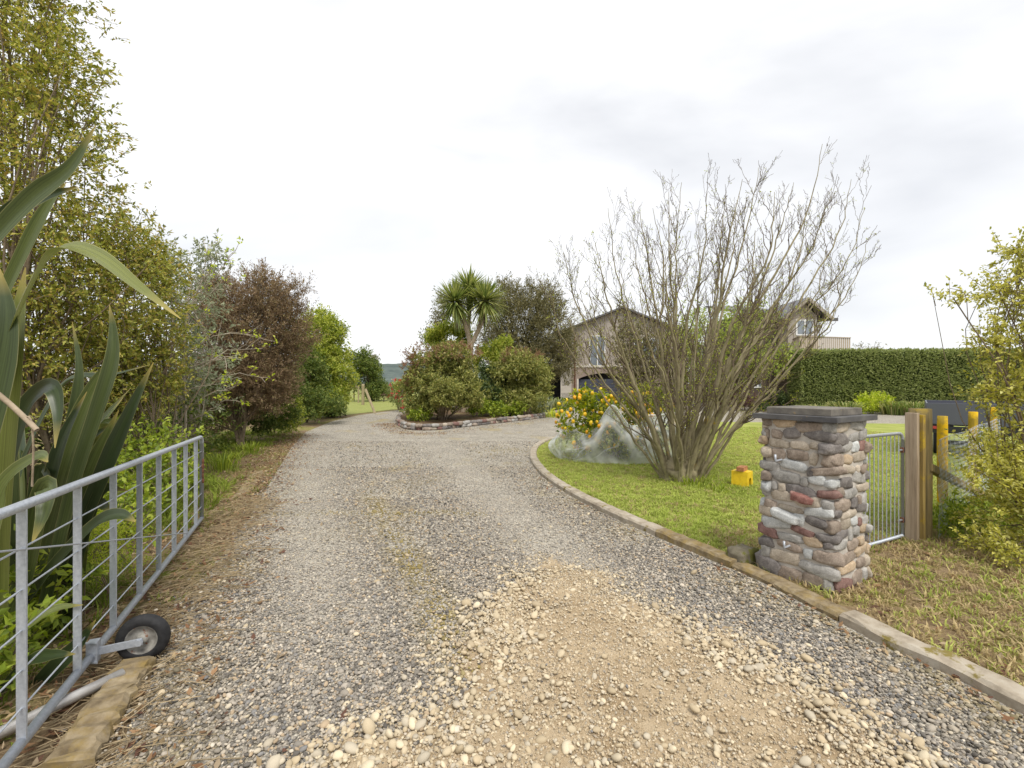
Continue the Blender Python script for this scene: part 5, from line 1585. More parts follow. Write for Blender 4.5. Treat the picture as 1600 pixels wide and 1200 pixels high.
    V, Fc = leaf_arrays(p, rand_unit(len(p)) + np.array([0, 0, 0.7]), r.uniform(0.014, 0.034, len(p)), r.uniform(0.009, 0.018, len(p)), 0.6)
    mesh_np("leaf_buds", V, Fc, M['lf_bud'], root)["kind"] = "stuff"
bare_tree()
clump("grass_clump", "long grass growing round the foot of the leafless tree", "grass clump", G(1085, 757), 240, 0.20, 0.009, 'lf_weed', 0.50, 6)
clump("grass_clump", "long grass tuft beside the yellow box", "grass clump", G(1128, 768), 130, 0.13, 0.009, 'lf_weed', 0.34, 7)

# --- lemon bush under its net
def lemon():
    c = Vector((2.05, 10.0, 0))
    root = empty("lemon_bush", c, "lemon bush heavy with yellow fruit half covered by netting", "lemon bush")
    lobes = [((1.55, 9.9, 0.85), (0.60, 0.65, 0.62)), ((2.3, 10.0, 0.80), (0.75, 0.7, 0.62)), ((3.0, 10.1, 0.85), (0.60, 0.6, 0.62)), ((1.75, 10.1, 1.25), (0.45, 0.4, 0.26)), ((2.9, 10.2, 1.35), (0.4, 0.4, 0.28)), ((2.3, 9.9, 0.4), (1.0, 0.7, 0.4))]
    pos, ow = lobe_points(lobes, 900, 0.40, 0.15)
    pos, ow = pos[pos[:, 2] > 0.1], ow[pos[:, 2] > 0.1]
    (V, Fc), tw = sprigs(pos, ow, 8, 0.2, 0.095, 0.048, 0.6)
    mesh_np("crown", V, Fc, M['lf_lemon'], root)
    paths = [(bez([c + Vector((0.05 * k, 0, -0.03)), Vector(l[0]) * 0.5 + c * 0.5, Vector(l[0])], 8), np.linspace(0.04, 0.012, 9)) for k, l in enumerate(lobes)]
    V, Q = tubes_np(paths, 6, False); mesh_np("trunk", V, Q, M['bark'], root, True)
    m, n, l, bs = new_mat('lemon_peel'); bs.inputs['Roughness'].default_value = 0.45
    oi = n.new("ShaderNodeObjectInfo"); r = ramp(n, [(0, (0.72, 0.33, 0.008)), (0.5, (0.82, 0.48, 0.012)), (1, (0.80, 0.58, 0.03))]); l.new(oi.outputs['Random'], r.inputs[0]); l.new(r.outputs[0], bs.inputs['Base Color'])
    bm = bmesh.new(); bmesh.ops.create_icosphere(bm, subdivisions=2, radius=0.034)
    for v in bm.verts: v.co.z *= 1.25 + 0.12 * (abs(v.co.z) > 0.034)
    me = bpy.data.meshes.new("lemon"); bm.to_mesh(me); bm.free(); me.materials.append(m)
    for p in me.polygons: p.use_smooth = True
    lp, lo = lobe_points(lobes, 440, 0.93, 0.12)
    k = (lo[:, 1] < 0.25) & (lp[:, 2] > 0.18)
    lp = lp[k][:190]
    for q in lp:
        o = bpy.data.objects.new("lemon", me); COL.objects.link(o); o.parent = root
        o.location = Vector(q) - root.location + Vector((0, -0.04, 0))
        o.rotation_euler = (rng.normal(0, 0.4), rng.normal(0, 0.4), 0); s = rng.uniform(0.85, 1.25); o.scale = (s, s, s)
    # the net : a draped sheet of fine mesh with folds, open over the top left
    nu, nv = 220, 60
    V = np.zeros((nv, nu, 3)); fold = np.zeros((nv, nu))
    for i in range(nv):
        for j in range(nu):
            a = 2 * math.pi * j / nu; v = i / (nv - 1)
            # crest height varies round the bush, peaks where branches hold it up
            crest = 0.58 + 0.55 * math.exp(-((math.sin((a - 4.45) / 2) * 2) / 0.26) ** 2) + 0.32 * math.exp(-((math.sin((a - 5.15) / 2) * 2) / 0.32) ** 2) + 0.55 * math.exp(-((math.sin((a - 5.75) / 2) * 2) / 0.35) ** 2) + 0.28 * math.exp(-((math.sin((a - 3.5) / 2) * 2) / 0.25) ** 2) + 0.10 * mnoise.noise((math.cos(a) * 2.4, math.sin(a) * 2.4, 0.3))
            rx, ry = 1.36, 0.90
            prof = math.sin(math.pi * min(1, (0.12 + 0.46 * v)))           # belly of the bush
            k = 0.94 + 0.10 * math.sin(v * math.pi) - 0.16 * v ** 3 + 0.05 * mnoise.noise((math.cos(a) * 3, math.sin(a) * 3, v * 2.0))
            rg = 1 - abs(mnoise.noise((a * 2.6 + 0.8 * v, v * 1.3, 4.0))) * 2
            fold[i, j] = max(0.0, rg - 0.62) / 0.38 + 0.7 * max(0.0, 1 - abs(mnoise.noise((a * 1.7 - 2.2 * v, v * 2.4 + a * 0.5, 14.0))) * 16) + (0.8 if i > nv - 3 or i < 2 else 0.0)
            k += 0.035 * rg + 0.012 * math.sin(a * 34 + 5 * mnoise.noise((a * 3, v * 3, 0)))
            z = 0.02 + crest * v + 0.03 * mnoise.noise((a * 4, v * 4, 9)) * (v > 0.05)
            V[i, j] = (c.x + 0.22 + rx * k * math.cos(a), c.y + ry * k * math.sin(a), z)
    idx = np.arange(nv * nu).reshape(nv, nu)
    a_ = idx[:-1, :].ravel(); b_ = np.roll(idx, -1, 1)[:-1, :].ravel(); c_ = np.roll(idx, -1, 1)[1:, :].ravel(); d_ = idx[1:, :].ravel()
    Q = np.stack([a_, b_, c_, d_], -1)
    m, n, l, bs = new_mat('white_fruit_net')
    bs.inputs['Base Color'].default_value = (0.80, 0.82, 0.81, 1); bs.inputs['Roughness'].default_value = 0.8
    lw = n.new("ShaderNodeLayerWeight"); lw.inputs[0].default_value = 0.45
    t = noise_node(n, l, 5.0, 5, 0.6)
    ad = n.new("ShaderNodeMath"); ad.operation = 'MULTIPLY_ADD'; ad.inputs[1].default_value = 0.30
    l.new(lw.outputs['Facing'], ad.inputs[0])
    mr = n.new("ShaderNodeMapRange"); mr.inputs['From Min'].default_value = 0.35; mr.inputs['From Max'].default_value = 0.75; mr.inputs['To Min'].default_value = 0.10; mr.inputs['To Max'].default_value = 0.34
    l.new(t.outputs['Fac'], mr.inputs['Value']); l.new(mr.outputs[0], ad.inputs[2])
    tr = n.new("ShaderNodeBsdfTransparent"); mix = n.new("ShaderNodeMixShader")
    ga = n.new("ShaderNodeAttribute"); ga.attribute_name = 'gather'          # where the mesh is bunched it is several layers thick
    ad2 = n.new("ShaderNodeMath"); ad2.operation = 'MULTIPLY_ADD'; ad2.inputs[1].default_value = 0.42; ad2.use_clamp = True
    l.new(ga.outputs['Fac'], ad2.inputs[0]); l.new(ad.outputs[0], ad2.inputs[2])
    l.new(ad2.outputs[0], mix.inputs[0]); l.new(tr.outputs[0], mix.inputs[1]); l.new(bs.outputs[0], mix.inputs[2])
    l.new(mix.outputs[0], n["Material Output"].inputs[0])
    o = mesh_np("fruit_net", V.reshape(-1, 3), Q, m, None, True)
    at = o.data.attributes.new('gather', 'FLOAT', 'POINT'); at.data.foreach_set('value', np.clip(fold, 0, 1).astype(np.float32).ravel())
    tag(o, "white fine mesh net draped in folds over the lemon bush", "net")
lemon()

# ------------------------------------------------------------------ planted island
isl_px = [(880, 646), (840, 654), (780, 661), (720, 668), (680, 672), (648, 672), (630, 668), (623, 661), (626, 653), (640, 646), (700, 640), (800, 635), (870, 637)]
isl = [G(*p) for p in isl_px]
M['soil'] = mat_ground('bed_soil', (0.13, 0.085, 0.05), (0.14, 0.14, 0.04), (0.24, 0.17, 0.10), 1.2, 0.5, 0.62, 40)
sheet("garden_bed", isl, 0.15, M['soil'])
edge = empty("stone_edging", isl[5], "low edging of mortared stones round the planted island", "edging")
ep = bez(isl[:10], 220)
sl = np.concatenate([[0], np.cumsum(np.linalg.norm(np.diff(ep, axis=0), axis=1))])
protos = []
for k in range(10):
    me = stone_mesh("edging_stone", 0.15, 0.09, 0.07, 300 + k, 2)
    me.materials.append(SM[[1, 2, 0, 3, 2, 2, 4, 1, 2, 3][k]])
    protos.append(me)
for course in range(2):
    s = 0.1 * course
    while s < sl[-1]:
        q = (np.interp(s, sl, ep[:, 0]), np.interp(s, sl, ep[:, 1])); q2 = (np.interp(s + 0.05, sl, ep[:, 0]), np.interp(s + 0.05, sl, ep[:, 1]))
        o = bpy.data.objects.new("edging_stone", protos[rng.integers(0, 10)]); COL.objects.link(o); o.parent = edge
        sc = rng.uniform(0.75, 1.15)
        o.location = Vector((q[0] + rng.normal(0, 0.02), q[1] + rng.normal(0, 0.02), 0.06 + 0.105 * course)) - edge.location
        o.rotation_euler = (rng.normal(0, 0.1), rng.normal(0, 0.1), math.atan2(q2[1] - q[1], q2[0] - q[0]) + rng.normal(0, 0.15)); o.scale = (sc, sc, rng.uniform(0.8, 1.1))
        s += 0.27 * sc

plant("dome_shrub", "big domed evergreen shrub with reddish top on the left of the island", "shrub", G(690, 658),
      [PL(690, 595, 19.5, 62, 52, 1.55), PL(660, 610, 19.2, 38, 44, 1.1), PL(725, 585, 19.6, 32, 44, 1.0), PL(690, 560, 19.7, 46, 26, 1.2), PL(740, 610, 19.6, 20, 30, 0.8)],
      'lf_dome', 3000, 12, 0.26, 0.12, 0.046, 'bark', 6, 0.06, 40, 0, shell=0.7, bump_amp=0.2, stem_spread=0.4,
      extra=[("red_shoots", [PL(665, 556, 19.3, 36, 16, 0.9), PL(715, 550, 19.4, 34, 14, 0.9), PL(640, 580, 19.0, 14, 20, 0.5)], 'lf_domered', 330, 12, 0.24, 0.08, 0.03)], sub=20)
plant("small_dome_shrub", "small rounded shrub with bare pale stems at the front of the island", "shrub", G(690, 661),
      [PL(697, 608, 17.6, 24, 24, 0.6), PL(690, 625, 17.5, 22, 14, 0.5)], 'lf_dome', 650, 12, 0.20, 0.09, 0.038, 'bark_pale', 9, 0.028, 24, 0, shell=0.6, stem_spread=0.22, sub=16)
plant("round_shrub", "wide rounded dark evergreen shrub on the right of the island", "shrub", G(805, 648),
      [PL(815, 590, 22.5, 44, 42, 1.6), PL(785, 600, 22.3, 32, 40, 1.3), PL(840, 595, 22.4, 24, 36, 1.0), PL(800, 625, 21.9, 50, 22, 1.3), PL(765, 620, 21.6, 24, 28, 0.9)],
      'lf_dome', 2300, 12, 0.28, 0.13, 0.05, 'bark_dark', 5, 0.06, 20, 0, shell=0.7, bump_amp=0.2,
      extra=[("red_shoots", [PL(812, 556, 22.2, 34, 12, 0.9)], 'lf_domered', 120, 12, 0.24, 0.08, 0.03)], sub=18)
plant("dark_filler_shrub", "dark leafy shrub between the two domed shrubs", "shrub", G(755, 650),
      [PL(755, 620, 21.8, 30, 28, 1.0), PL(765, 590, 22.4, 30, 30, 1.0)], 'lf_dark', 800, 12, 0.4, 0.12, 0.05, 'bark_dark', 3, 0.04, 10, 0, sub=10)
plant("lime_shrub", "lime green leafy shrub showing above the dark filler shrub", "shrub", G(775, 642),
      [PL(775, 548, 25, 28, 22, 1.0), PL(790, 540, 25, 18, 16, 0.8), PL(755, 560, 25, 18, 22, 0.8)], 'lf_bright', 620, 12, 0.4, 0.12, 0.05, 'bark', 4, 0.04, 20, 0, sub=10)
plant("yellow_shrub", "yellow green broad leaved shrub behind the dome beside the cabbage tree", "shrub", G(700, 642),
      [PL(700, 520, 26, 32, 24, 1.0), PL(680, 530, 26, 18, 18, 0.8), PL(715, 535, 26, 22, 20, 0.8)], 'lf_bright', 560, 12, 0.45, 0.15, 0.06, 'bark', 4, 0.05, 20, 0, sub=10)
plant("ground_cover_plant", "low glossy green plants at the foot of the island shrubs", "plant", G(765, 650),
      [PL(745, 634, 20.8, 18, 13, 0.5), PL(775, 640, 20.6, 22, 10, 0.5), PL(805, 638, 21, 20, 10, 0.5), PL(655, 648, 18.4, 16, 10, 0.5)], 'lf_weed', 420, 10, 0.28, 0.11, 0.05, 'twig', 0)
clump("strap_plant", "clump of dark strap leaves at the right end of the island", "plant", G(868, 645), 150, 1.0, 0.055, 'lf_strap', 0.7, 61)
clump("strap_plant", "pale arching strap leaf clump left of the dark strap leaves", "plant", G(845, 648), 110, 1.0, 0.05, 'lf_grey', 0.6, 62)
clump("strap_plant", "low yellow strap leaves spilling over the edging stones", "plant", G(872, 652), 70, 0.45, 0.05, 'lf_lime', 0.6, 63)

def cabbage_tree():
    base = G(727, 648)
    root = empty("cabbage_tree", base, "cabbage tree with forked pale trunk and spiky leaf heads", "tree")
    Y = base.y
    tr = [(bez([P(727, 648, Y), P(729, 600, Y), P(733, 560, Y), P(735, 538, Y)], 10), np.linspace(0.24, 0.17, 13)[:13]),
          (bez([P(735, 540, Y), P(730, 520, Y), P(724, 495, Y), P(716, 470, Y)], 10), 0.12),
          (bez([P(735, 540, Y), P(744, 522, Y), P(752, 500, Y), P(757, 470, Y)], 10), 0.12),
          (bez([P(730, 520, Y), P(733, 495, Y + .3), P(735, 450, Y + .3)], 8), 0.10)]
    paths = []
    for p, r_ in tr:
        rr = np.interp(np.linspace(0, 1, len(p)), np.linspace(0, 1, np.size(r_)), np.atleast_1d(r_)) if np.size(r_) > 1 else np.full(len(p), r_)
        paths.append((p + rng.normal(0, 0.012, p.shape), rr))
    V, Q = tubes_np(paths, 10, False); mesh_np("trunk", V, Q, M['bark_pale'], root, True)
    for (hx, hy, dy, n, R_) in ((711, 472, -0.2, 430, 1.40), (758, 470, -0.1, 460, 1.45), (733, 452, 0.4, 420, 1.35)):
        c = np.array(P(hx, hy, Y + dy))
        V, Fc = [], []
        for k in range(n):
            d = unit(rng.normal(0, 1, 3)); d[2] = d[2] * 0.9 + 0.22; d = unit(d)
            ln = R_ * rng.uniform(0.7, 1.08); wd = rng.uniform(0.06, 0.09)
            sag = (0.05 + 0.16 * max(0, 0.5 - d[2])) * ln * rng.uniform(0.4, 1.2)
            s = unit(np.cross(d, [0, 0, 1.0]) + 1e-6); i = len(V)
            for t_, w_ in ((0.05, 0.5), (0.35, 1.0), (0.7, 0.8), (1.0, 0.05)):
                p = c + d * ln * t_ - np.array([0, 0, sag * t_ ** 2.2])
                V += [p + s * wd * w_ / 2, p - s * wd * w_ / 2]
            for q in range(3): Fc.append((i + 2 * q, i + 2 * q + 1, i + 2 * q + 3, i + 2 * q + 2))
        # skirt of dead leaves
        mesh_np("leaf_head", V, Fc, M['lf_cord'], root)
    V, Fc = [], []
    for (hx, hy) in ((718, 492), (755, 492)):
        c = np.array(P(hx, hy, Y))
        for k in range(60):
            a = rng.uniform(0, 6.28); d = np.array([math.cos(a) * 0.45, math.sin(a) * 0.45, -1]); d = unit(d); s = unit(np.cross(d, [0.1, 0.2, 1])); ln = rng.uniform(0.5, 1.0); i = len(V)
            V += [c + s * 0.03, c - s * 0.03, c + d * ln]
            Fc.append((i, i + 1, i + 2))
    mesh_np("dead_skirt", V, Fc, M['bark_pale'], root)
cabbage_tree()
plant("kanuka_tree", "wide dark khaki fine leaved tree behind the island", "tree", G(820, 628),
      [PL(815, 505, 37, 62, 58, 3.0), PL(860, 520, 37, 40, 62, 2.6), PL(790, 470, 37, 36, 34, 2.2), PL(845, 465, 37.5, 34, 28, 2.0), PL(880, 555, 37, 26, 42, 2.0), PL(780, 540, 37, 40, 50, 2.4), PL(835, 565, 36.5, 50, 34, 2.4)],
      'lf_khaki', 3600, 20, 1.0, 0.19, 0.045, 'bark_dark', 6, 0.16, 110, 0, shell=0.3, jit=0.45, upgrow=0.6, bump_amp=0.25, stem_spread=1.0)
plant("kanuka_tree", "narrow dark green tree left of the cabbage tree heads", "tree", G(690, 630),
      [PL(694, 480, 34, 14, 28, 1.2), PL(684, 510, 34, 12, 22, 1.0), PL(672, 527, 34, 16, 7, 1.0)], 'lf_khaki', 260, 16, 0.9, 0.18, 0.045, 'bark_dark', 3, 0.10, 30, 0, shell=0.3, jit=0.45)

# vineyard posts
for (px, py, top, rr, lab) in ((567, 633, 600, 0.11, "thick leaning strainer post of the vineyard row"), (560, 630, 602, 0.06, "thin vineyard post left of the strainer post"), (591, 624, 597, 0.07, "lone vineyard post right of the stay"), (553, 627, 607, 0.06, "leftmost thin vineyard post near the trees")):
    b = G(px, py); h = (py - top) / (py - 600) * H
    o = round_post("vineyard_post", b, rr, h, M['wood_far'], None, px, (0.01, 0))
    tag(o, lab, "post")
a, b = P(571, 608, 25.6), P(586, 633, 25.4); b.z = 0.0
o = tube_obj("stay_pole", [([tuple(b), tuple(a)], 0.07)], M['wood_far'], None, 8, True, True)
tag(o, "slanting timber stay propping the vineyard strainer post", "pole")
for k, (px, py) in enumerate(((600, 628), (612, 627), (620, 629), (606, 625.5))):
    plant("vine", ["small bare vine stump in the grass nearest the post", "small vine left of the red flowers", "small vine just below the red flowers", "farthest small vine in the grass"][k], "vine", G(px, py),
          [((G(px, py).x, G(px, py).y, 0.55), (0.25, 0.25, 0.25))], 'lf_burg', 14, 8, 0.2, 0.08, 0.04, 'bark_dark', 2, 0.03, 6, 0)

# ------------------------------------------------------------------ house
def mat_boards(name, c1, c2, pitch=0.18, axis=2):
    m, n, l, bs = new_mat(name)
    c = n.new("ShaderNodeTexCoord"); sx = n.new("ShaderNodeSeparateXYZ"); l.new(c.outputs['Object'], sx.inputs[0])
    t = noise_node(n, l, 2.0, 5, 0.6); r = ramp(n, [(0.35, c1), (0.65, c2)]); l.new(t.outputs['Fac'], r.inputs[0])
    l.new(r.outputs[0], bs.inputs['Base Color'])
    md = n.new("ShaderNodeMath"); md.operation = 'MULTIPLY'; md.inputs[1].default_value = 1 / pitch; l.new(sx.outputs[axis], md.inputs[0])
    fr = n.new("ShaderNodeMath"); fr.operation = 'FRACT'; l.new(md.outputs[0], fr.inputs[0])
    bs.inputs['Roughness'].default_value = 0.8
    bump(n, l, bs, fr.outputs[0], 0.03, 0.9)
    return m
M['boards'] = mat_boards('taupe_weatherboard', (0.38, 0.335, 0.285), (0.47, 0.42, 0.36))
M['boards_dark'] = mat_boards('brown_weatherboard', (0.11, 0.085, 0.07), (0.16, 0.125, 0.10))
M['brickwall'] = mat_boards('pinkish_brickwork', (0.40, 0.31, 0.26), (0.50, 0.41, 0.35), 0.09)
M['trim'] = mat_mottled('cream_trim', [(0.55, 0.51, 0.45), (0.66, 0.62, 0.55)], 3, 0.7, 0)
M['white'] = mat_mottled('white_paint', [(0.70, 0.70, 0.69), (0.80, 0.80, 0.79)], 3, 0.6, 0)
M['roof'] = mat_mottled('dark_roof_iron', [(0.10, 0.10, 0.105), (0.17, 0.17, 0.175)], 2, 0.5, 0)
M['door'] = mat_mottled('navy_garage_door', [(0.060, 0.068, 0.095), (0.085, 0.095, 0.125)], 2, 0.5, 0)
M['dark'] = mat_mottled('painted_interior_shade', [(0.015, 0.016, 0.015), (0.03, 0.03, 0.03)], 2, 0.9, 0)  # near-black colour stands for the shade inside the entry and door head
M['slat'] = mat_wood('deck_slat', [(0.36, 0.29, 0.21), (0.47, 0.39, 0.29), (0.55, 0.47, 0.36)])
m, n, l, bs = new_mat('window_glass'); bs.inputs['Base Color'].default_value = (0.20, 0.23, 0.26, 1); bs.inputs['Roughness'].default_value = 0.06; bs.inputs['Specular IOR Level'].default_value = 0.9
M['glass'] = m

def X(px, Y): return (px - 800) * Y / F
def Zy(py, Y): return H - (py - 600) * Y / F
house = empty("house", (14, 44, 0), "two storey taupe weatherboard house with garage and timber deck", "house")
def slab(name, x0, x1, y0, y1, z0, z1, mat, parent=house, bevel=0.0):
    return box(name, (x1 - x0, y1 - y0, z1 - z0), ((x0 + x1) / 2, (y0 + y1) / 2, (z0 + z1) / 2), mat, parent, 0, bevel)
def window(x0, x1, y, z0, z1, panes=2, parent=house):
    fr = slab("window", x0, x1, y - 0.05, y + 0.02, z0, z1, M['white'], parent)
    wpane = (x1 - x0 - 0.10 * (panes + 1)) / panes
    for k in range(panes):
        a = x0 + 0.10 + k * (wpane + 0.10)
        slab("pane", a, a + wpane, y - 0.064, y - 0.053, z0 + 0.1, z1 - 0.1, M['glass'], fr)
    return fr
Yg = 43.0
gx0, gx1 = X(893, Yg), X(1075, Yg)
# ground floor garage front with arched opening, built round the opening
d0, d1 = X(904, Yg), X(986, Yg); zs, za = Zy(592, Yg), Zy(583, Yg); zf = 3.15
bm = bmesh.new()
arch = [(d0 + (d1 - d0) * t, zs + (za - zs) * math.sin(math.pi * t) ** 0.8) for t in np.linspace(0, 1, 15)]
outer = [(gx0, 0), (d0, 0)] + arch + [(d1, 0), (gx1, 0), (gx1, zf), (gx0, zf)]
fr = [bm.verts.new((x, Yg, z)) for x, z in outer]; bk = [bm.verts.new((x, Yg + 0.25, z)) for x, z in outer]
bm.faces.new(fr); bm.faces.new(list(reversed(bk)))
for i in range(len(outer)):
    j = (i + 1) % len(outer); bm.faces.new((fr[j], fr[i], bk[i], bk[j]))
bmesh.ops.recalc_face_normals(bm, faces=bm.faces)
bm_obj("garage_wall", bm, M['brickwall'], house)
gd = slab("garage_door", d0 - 0.05, d1 + 0.05, Yg + 0.30, Yg + 0.36, 0, zs - 0.02, M['door'])
np_ = 8
for k in range(np_):
    z0 = 0.02 + (zs - 0.05) * k / np_
    slab("door_panel", d0 - 0.03, d1 + 0.03, Yg + 0.262, Yg + 0.298, z0 + 0.015, z0 + (zs - 0.05) / np_ - 0.015, M['door'], gd)
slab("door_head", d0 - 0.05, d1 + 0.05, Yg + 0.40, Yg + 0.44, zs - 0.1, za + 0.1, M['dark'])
slab("door_jamb", d0 - 0.16, d0 - 0.005, Yg - 0.06, Yg - 0.004, 0, zs, M['trim'])
slab("door_jamb", d1 + 0.005, d1 + 0.16, Yg - 0.06, Yg - 0.004, 0, zs, M['trim'])
slab("storey_band", gx0 - 0.05, gx1, Yg - 0.07, Yg - 0.003, zf - 0.02, zf + 0.16, M['trim'])
tube_obj("downpipe", [([(X(898, Yg), Yg - 0.12, 0), (X(898, Yg), Yg - 0.12, zf + 3.0)], 0.06)], M['rust'], house, 8, True)
# upper floor and hipped roof
zu = Zy(513, Yg)
slab("upper_wall", gx0 + 0.03, gx1 - 0.05, Yg + 0.03, Yg + 8, zf + 0.161, zu, M['boards'])
slab("side_wall", gx0 + 0.02, gx0 + 0.25, Yg + 0.26, Yg + 8, 0, zf + 0.158, M['boards'])
window(X(921, Yg), X(946, Yg), Yg + 0.03, Zy(572, Yg), Zy(524, Yg), 2)
window(X(990, Yg), X(1030, Yg), Yg + 0.03, Zy(560, Yg), Zy(528, Yg), 3)
def gable_roof(x0, x1, y0, y1, ze, zr, mat, name="roof", th=0.16, hip=False, over=0.5):
    xm = (x0 + x1) / 2
    bm = bmesh.new()
    for s in (-1, 1):
        xe = xm + s * ((x1 - x0) / 2 + over)
        sl_ = (zr - ze) / ((x1 - x0) / 2); z_e = ze - sl_ * over
        xs_ = xm - s * 0.0
        q = [(xs_, y0 - over, zr), (xe, y0 - over, z_e), (xe, y1, z_e), (xs_, y1, zr)]
        up_ = [bm.verts.new((a, b, c + th)) for a, b, c in q]; dn = [bm.verts.new((a, b, c)) for a, b, c in q]
        bm.faces.new(up_); bm.faces.new(list(reversed(dn)))
        for i in range(4):
            j = (i + 1) % 4; bm.faces.new((up_[i], dn[i], dn[j], up_[j]))
    bmesh.ops.recalc_face_normals(bm, faces=bm.faces)
    return bm_obj(name, bm, mat, house)
gable_roof(gx0, X(1050, Yg), Yg, Yg + 8, zu, Zy(482, Yg), M['roof'])
xm = (gx0 + X(1050, Yg)) / 2
def gable_wall(x0, x1, y, ze, zr, mat):
    bm = bmesh.new()
    a = [(x0, ze), (x1, ze), ((x0 + x1) / 2, zr)]
    f1 = [bm.verts.new((x, y, z)) for x, z in a]; f2 = [bm.verts.new((x, y + 0.2, z)) for x, z in a]
    bm.faces.new(f1); bm.faces.new(list(reversed(f2)))
    for i in range(3):
        j = (i + 1) % 3; bm.faces.new((f1[j], f1[i], f2[i], f2[j]))
    bmesh.ops.recalc_face_normals(bm, faces=bm.faces)
    bm_obj("gable_end", bm, mat, house)
gable_wall(gx0 + 0.05, X(1050, Yg) - 0.05, Yg + 0.04, zu + 0.003, Zy(482, Yg) - 0.05, M['boards'])
# covered entry with lattice left of the garage
slab("entry_beam", X(852, Yg), gx0 - 0.06, Yg - 0.1, Yg + 0.05, Zy(578, Yg), Zy(572, Yg), M['trim'])
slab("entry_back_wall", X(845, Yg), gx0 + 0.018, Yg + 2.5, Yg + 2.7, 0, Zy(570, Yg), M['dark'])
slab("entry_soffit", X(845, Yg), gx0 - 0.06, Yg + 0.06, Yg + 2.49, Zy(575, Yg), Zy(572.5, Yg), M['boards_dark'])
for px in (860, 868, 876, 884):
    slab("rafter_end", X(px, Yg) - 0.06, X(px, Yg) + 0.06, Yg - 0.22, Yg - 0.104, Zy(577, Yg), Zy(572, Yg), M['boards_dark'])
lx0, lx1 = X(877, Yg), X(891.5, Yg); lz0, lz1 = Zy(622, Yg), Zy(577, Yg)
lat = slab("lattice_frame", lx0 - 0.06, lx0, Yg - 0.08, Yg, 0, lz1, M['trim'])
slab("lattice_stile", lx1, lx1 + 0.06, Yg - 0.08, Yg, 0, lz1, M['trim'], lat)
slab("lattice_panel", lx0, lx1, Yg - 0.03, Yg - 0.01, Zy(614, Yg), Zy(603, Yg), M['trim'], lat)
bm = bmesh.new()
wdt, hgt = lx1 - lx0, lz1 - lz0
k = -hgt
st = 0.13
u0 = -hgt
while u0 < wdt:
    for sgn in (1, -1):
        pts = []
        for (zz) in (0, hgt):
            xx = u0 + zz if sgn == 1 else u0 + hgt - zz
            pts.append((xx, zz))
        (xa, za_), (xb, zb_) = pts
        # clip to the panel
        def clip(xa, za_, xb, zb_):
            t0, t1 = 0.0, 1.0
            dx = xb - xa
            for lo, hi in ((0, wdt),):
                ta, tb = (lo - xa) / dx, (hi - xa) / dx
                t0, t1 = max(t0, min(ta, tb)), min(t1, max(ta, tb))
            return t0, t1
        t0, t1 = clip(xa, za_, xb, zb_)
        if t1 - t0 > 0.02:
            p0 = Vector((lx0 + xa + (xb - xa) * t0, Yg - 0.045 - 0.012 * sgn, lz0 + za_ + (zb_ - za_) * t0)); p1 = Vector((lx0 + xa + (xb - xa) * t1, Yg - 0.045 - 0.012 * sgn, lz0 + za_ + (zb_ - za_) * t1))
            v = p1 - p0
            box_bm((v.length, 0.01, 0.035), T((p0 + p1) / 2, 0, 0, -math.atan2(v.z, v.x)), 0, bm)
    u0 += st
lt = bm_obj("lattice_laths", bm, M['trim'], lat); lt["kind"] = "stuff"

# right wing with gable, window and deck
Yr = 32.0
wx0, wx1 = X(1185, Yr), X(1291, Yr)
slab("wing_lower_wall", X(1165, Yr), X(1243, Yr), Yr, Yr + 8, 0, 3.2, M['boards_dark'])
slab("corner_post", X(1237, Yr), X(1241, Yr) + 0.02, Yr - 0.12, Yr - 0.003, 0, 3.2, M['trim'])
slab("wing_return_wall", X(1243, Yr) + 0.003, wx1, Yr + 0.4, Yr + 8, 0, 3.2, M['boards'])
slab("brick_plinth", X(1241, Yr) + 0.03, X(1252, Yr), Yr + 0.2, Yr + 0.397, 0, Zy(608, Yr), M['brickwall'])
window(X(1176, Yr), X(1191, Yr), Yr, Zy(606, Yr), Zy(586, Yr), 2)
window(X(1242.5, Yr), X(1252, Yr), Yr + 0.4, Zy(608, Yr), Zy(580, Yr), 1)
slab("wing_floor_band", X(1165, Yr), wx1 + 0.3, Yr - 0.1, Yr + 8, 3.203, 3.42, M['boards_dark'])
uw0 = X(1232, Yr)
zE = Zy(493, Yr)
slab("wing_upper_wall", uw0, X(1277, Yr), Yr + 0.05, Yr + 8, 3.423, zE, M['boards'])
slab("wing_side_wall", X(1277, Yr) + 0.003, wx1, Yr + 0.9, Yr + 8, 3.423, Zy(500, Yr), M['boards'])
slab("wing_left_wall", X(1180, Yr), uw0 - 0.003, Yr + 1.2, Yr + 8, 3.423, Zy(484, Yr), M['boards_dark'])
gable_wall(uw0 + 0.02, X(1277, Yr) - 0.02, Yr + 0.06, zE + 0.003, Zy(470, Yr), M['boards'])
gable_roof(X(1229, Yr), X(1284, Yr), Yr, Yr + 8, Zy(492, Yr), Zy(469, Yr), M['roof'], "wing_roof", 0.14, over=0.45)
for s in (-1, 1):   # barge boards
    xm = (X(1229, Yr) + X(1284, Yr)) / 2; hw = (X(1284, Yr) - X(1229, Yr)) / 2 + 0.47
    zr, ze = Zy(469, Yr) , Zy(492, Yr); sl_ = (zr - ze) / (hw - 0.47)
    a, b = Vector((xm, Yr - 0.49, zr + 0.03)), Vector((xm + s * hw, Yr - 0.49, zr + 0.03 - sl_ * hw))
    v = b - a
    bm_obj("barge_board", box_bm((v.length, 0.05, 0.2), T((a + b) / 2, 0, 0, -math.atan2(v.z, v.x))), M['boards'], house)
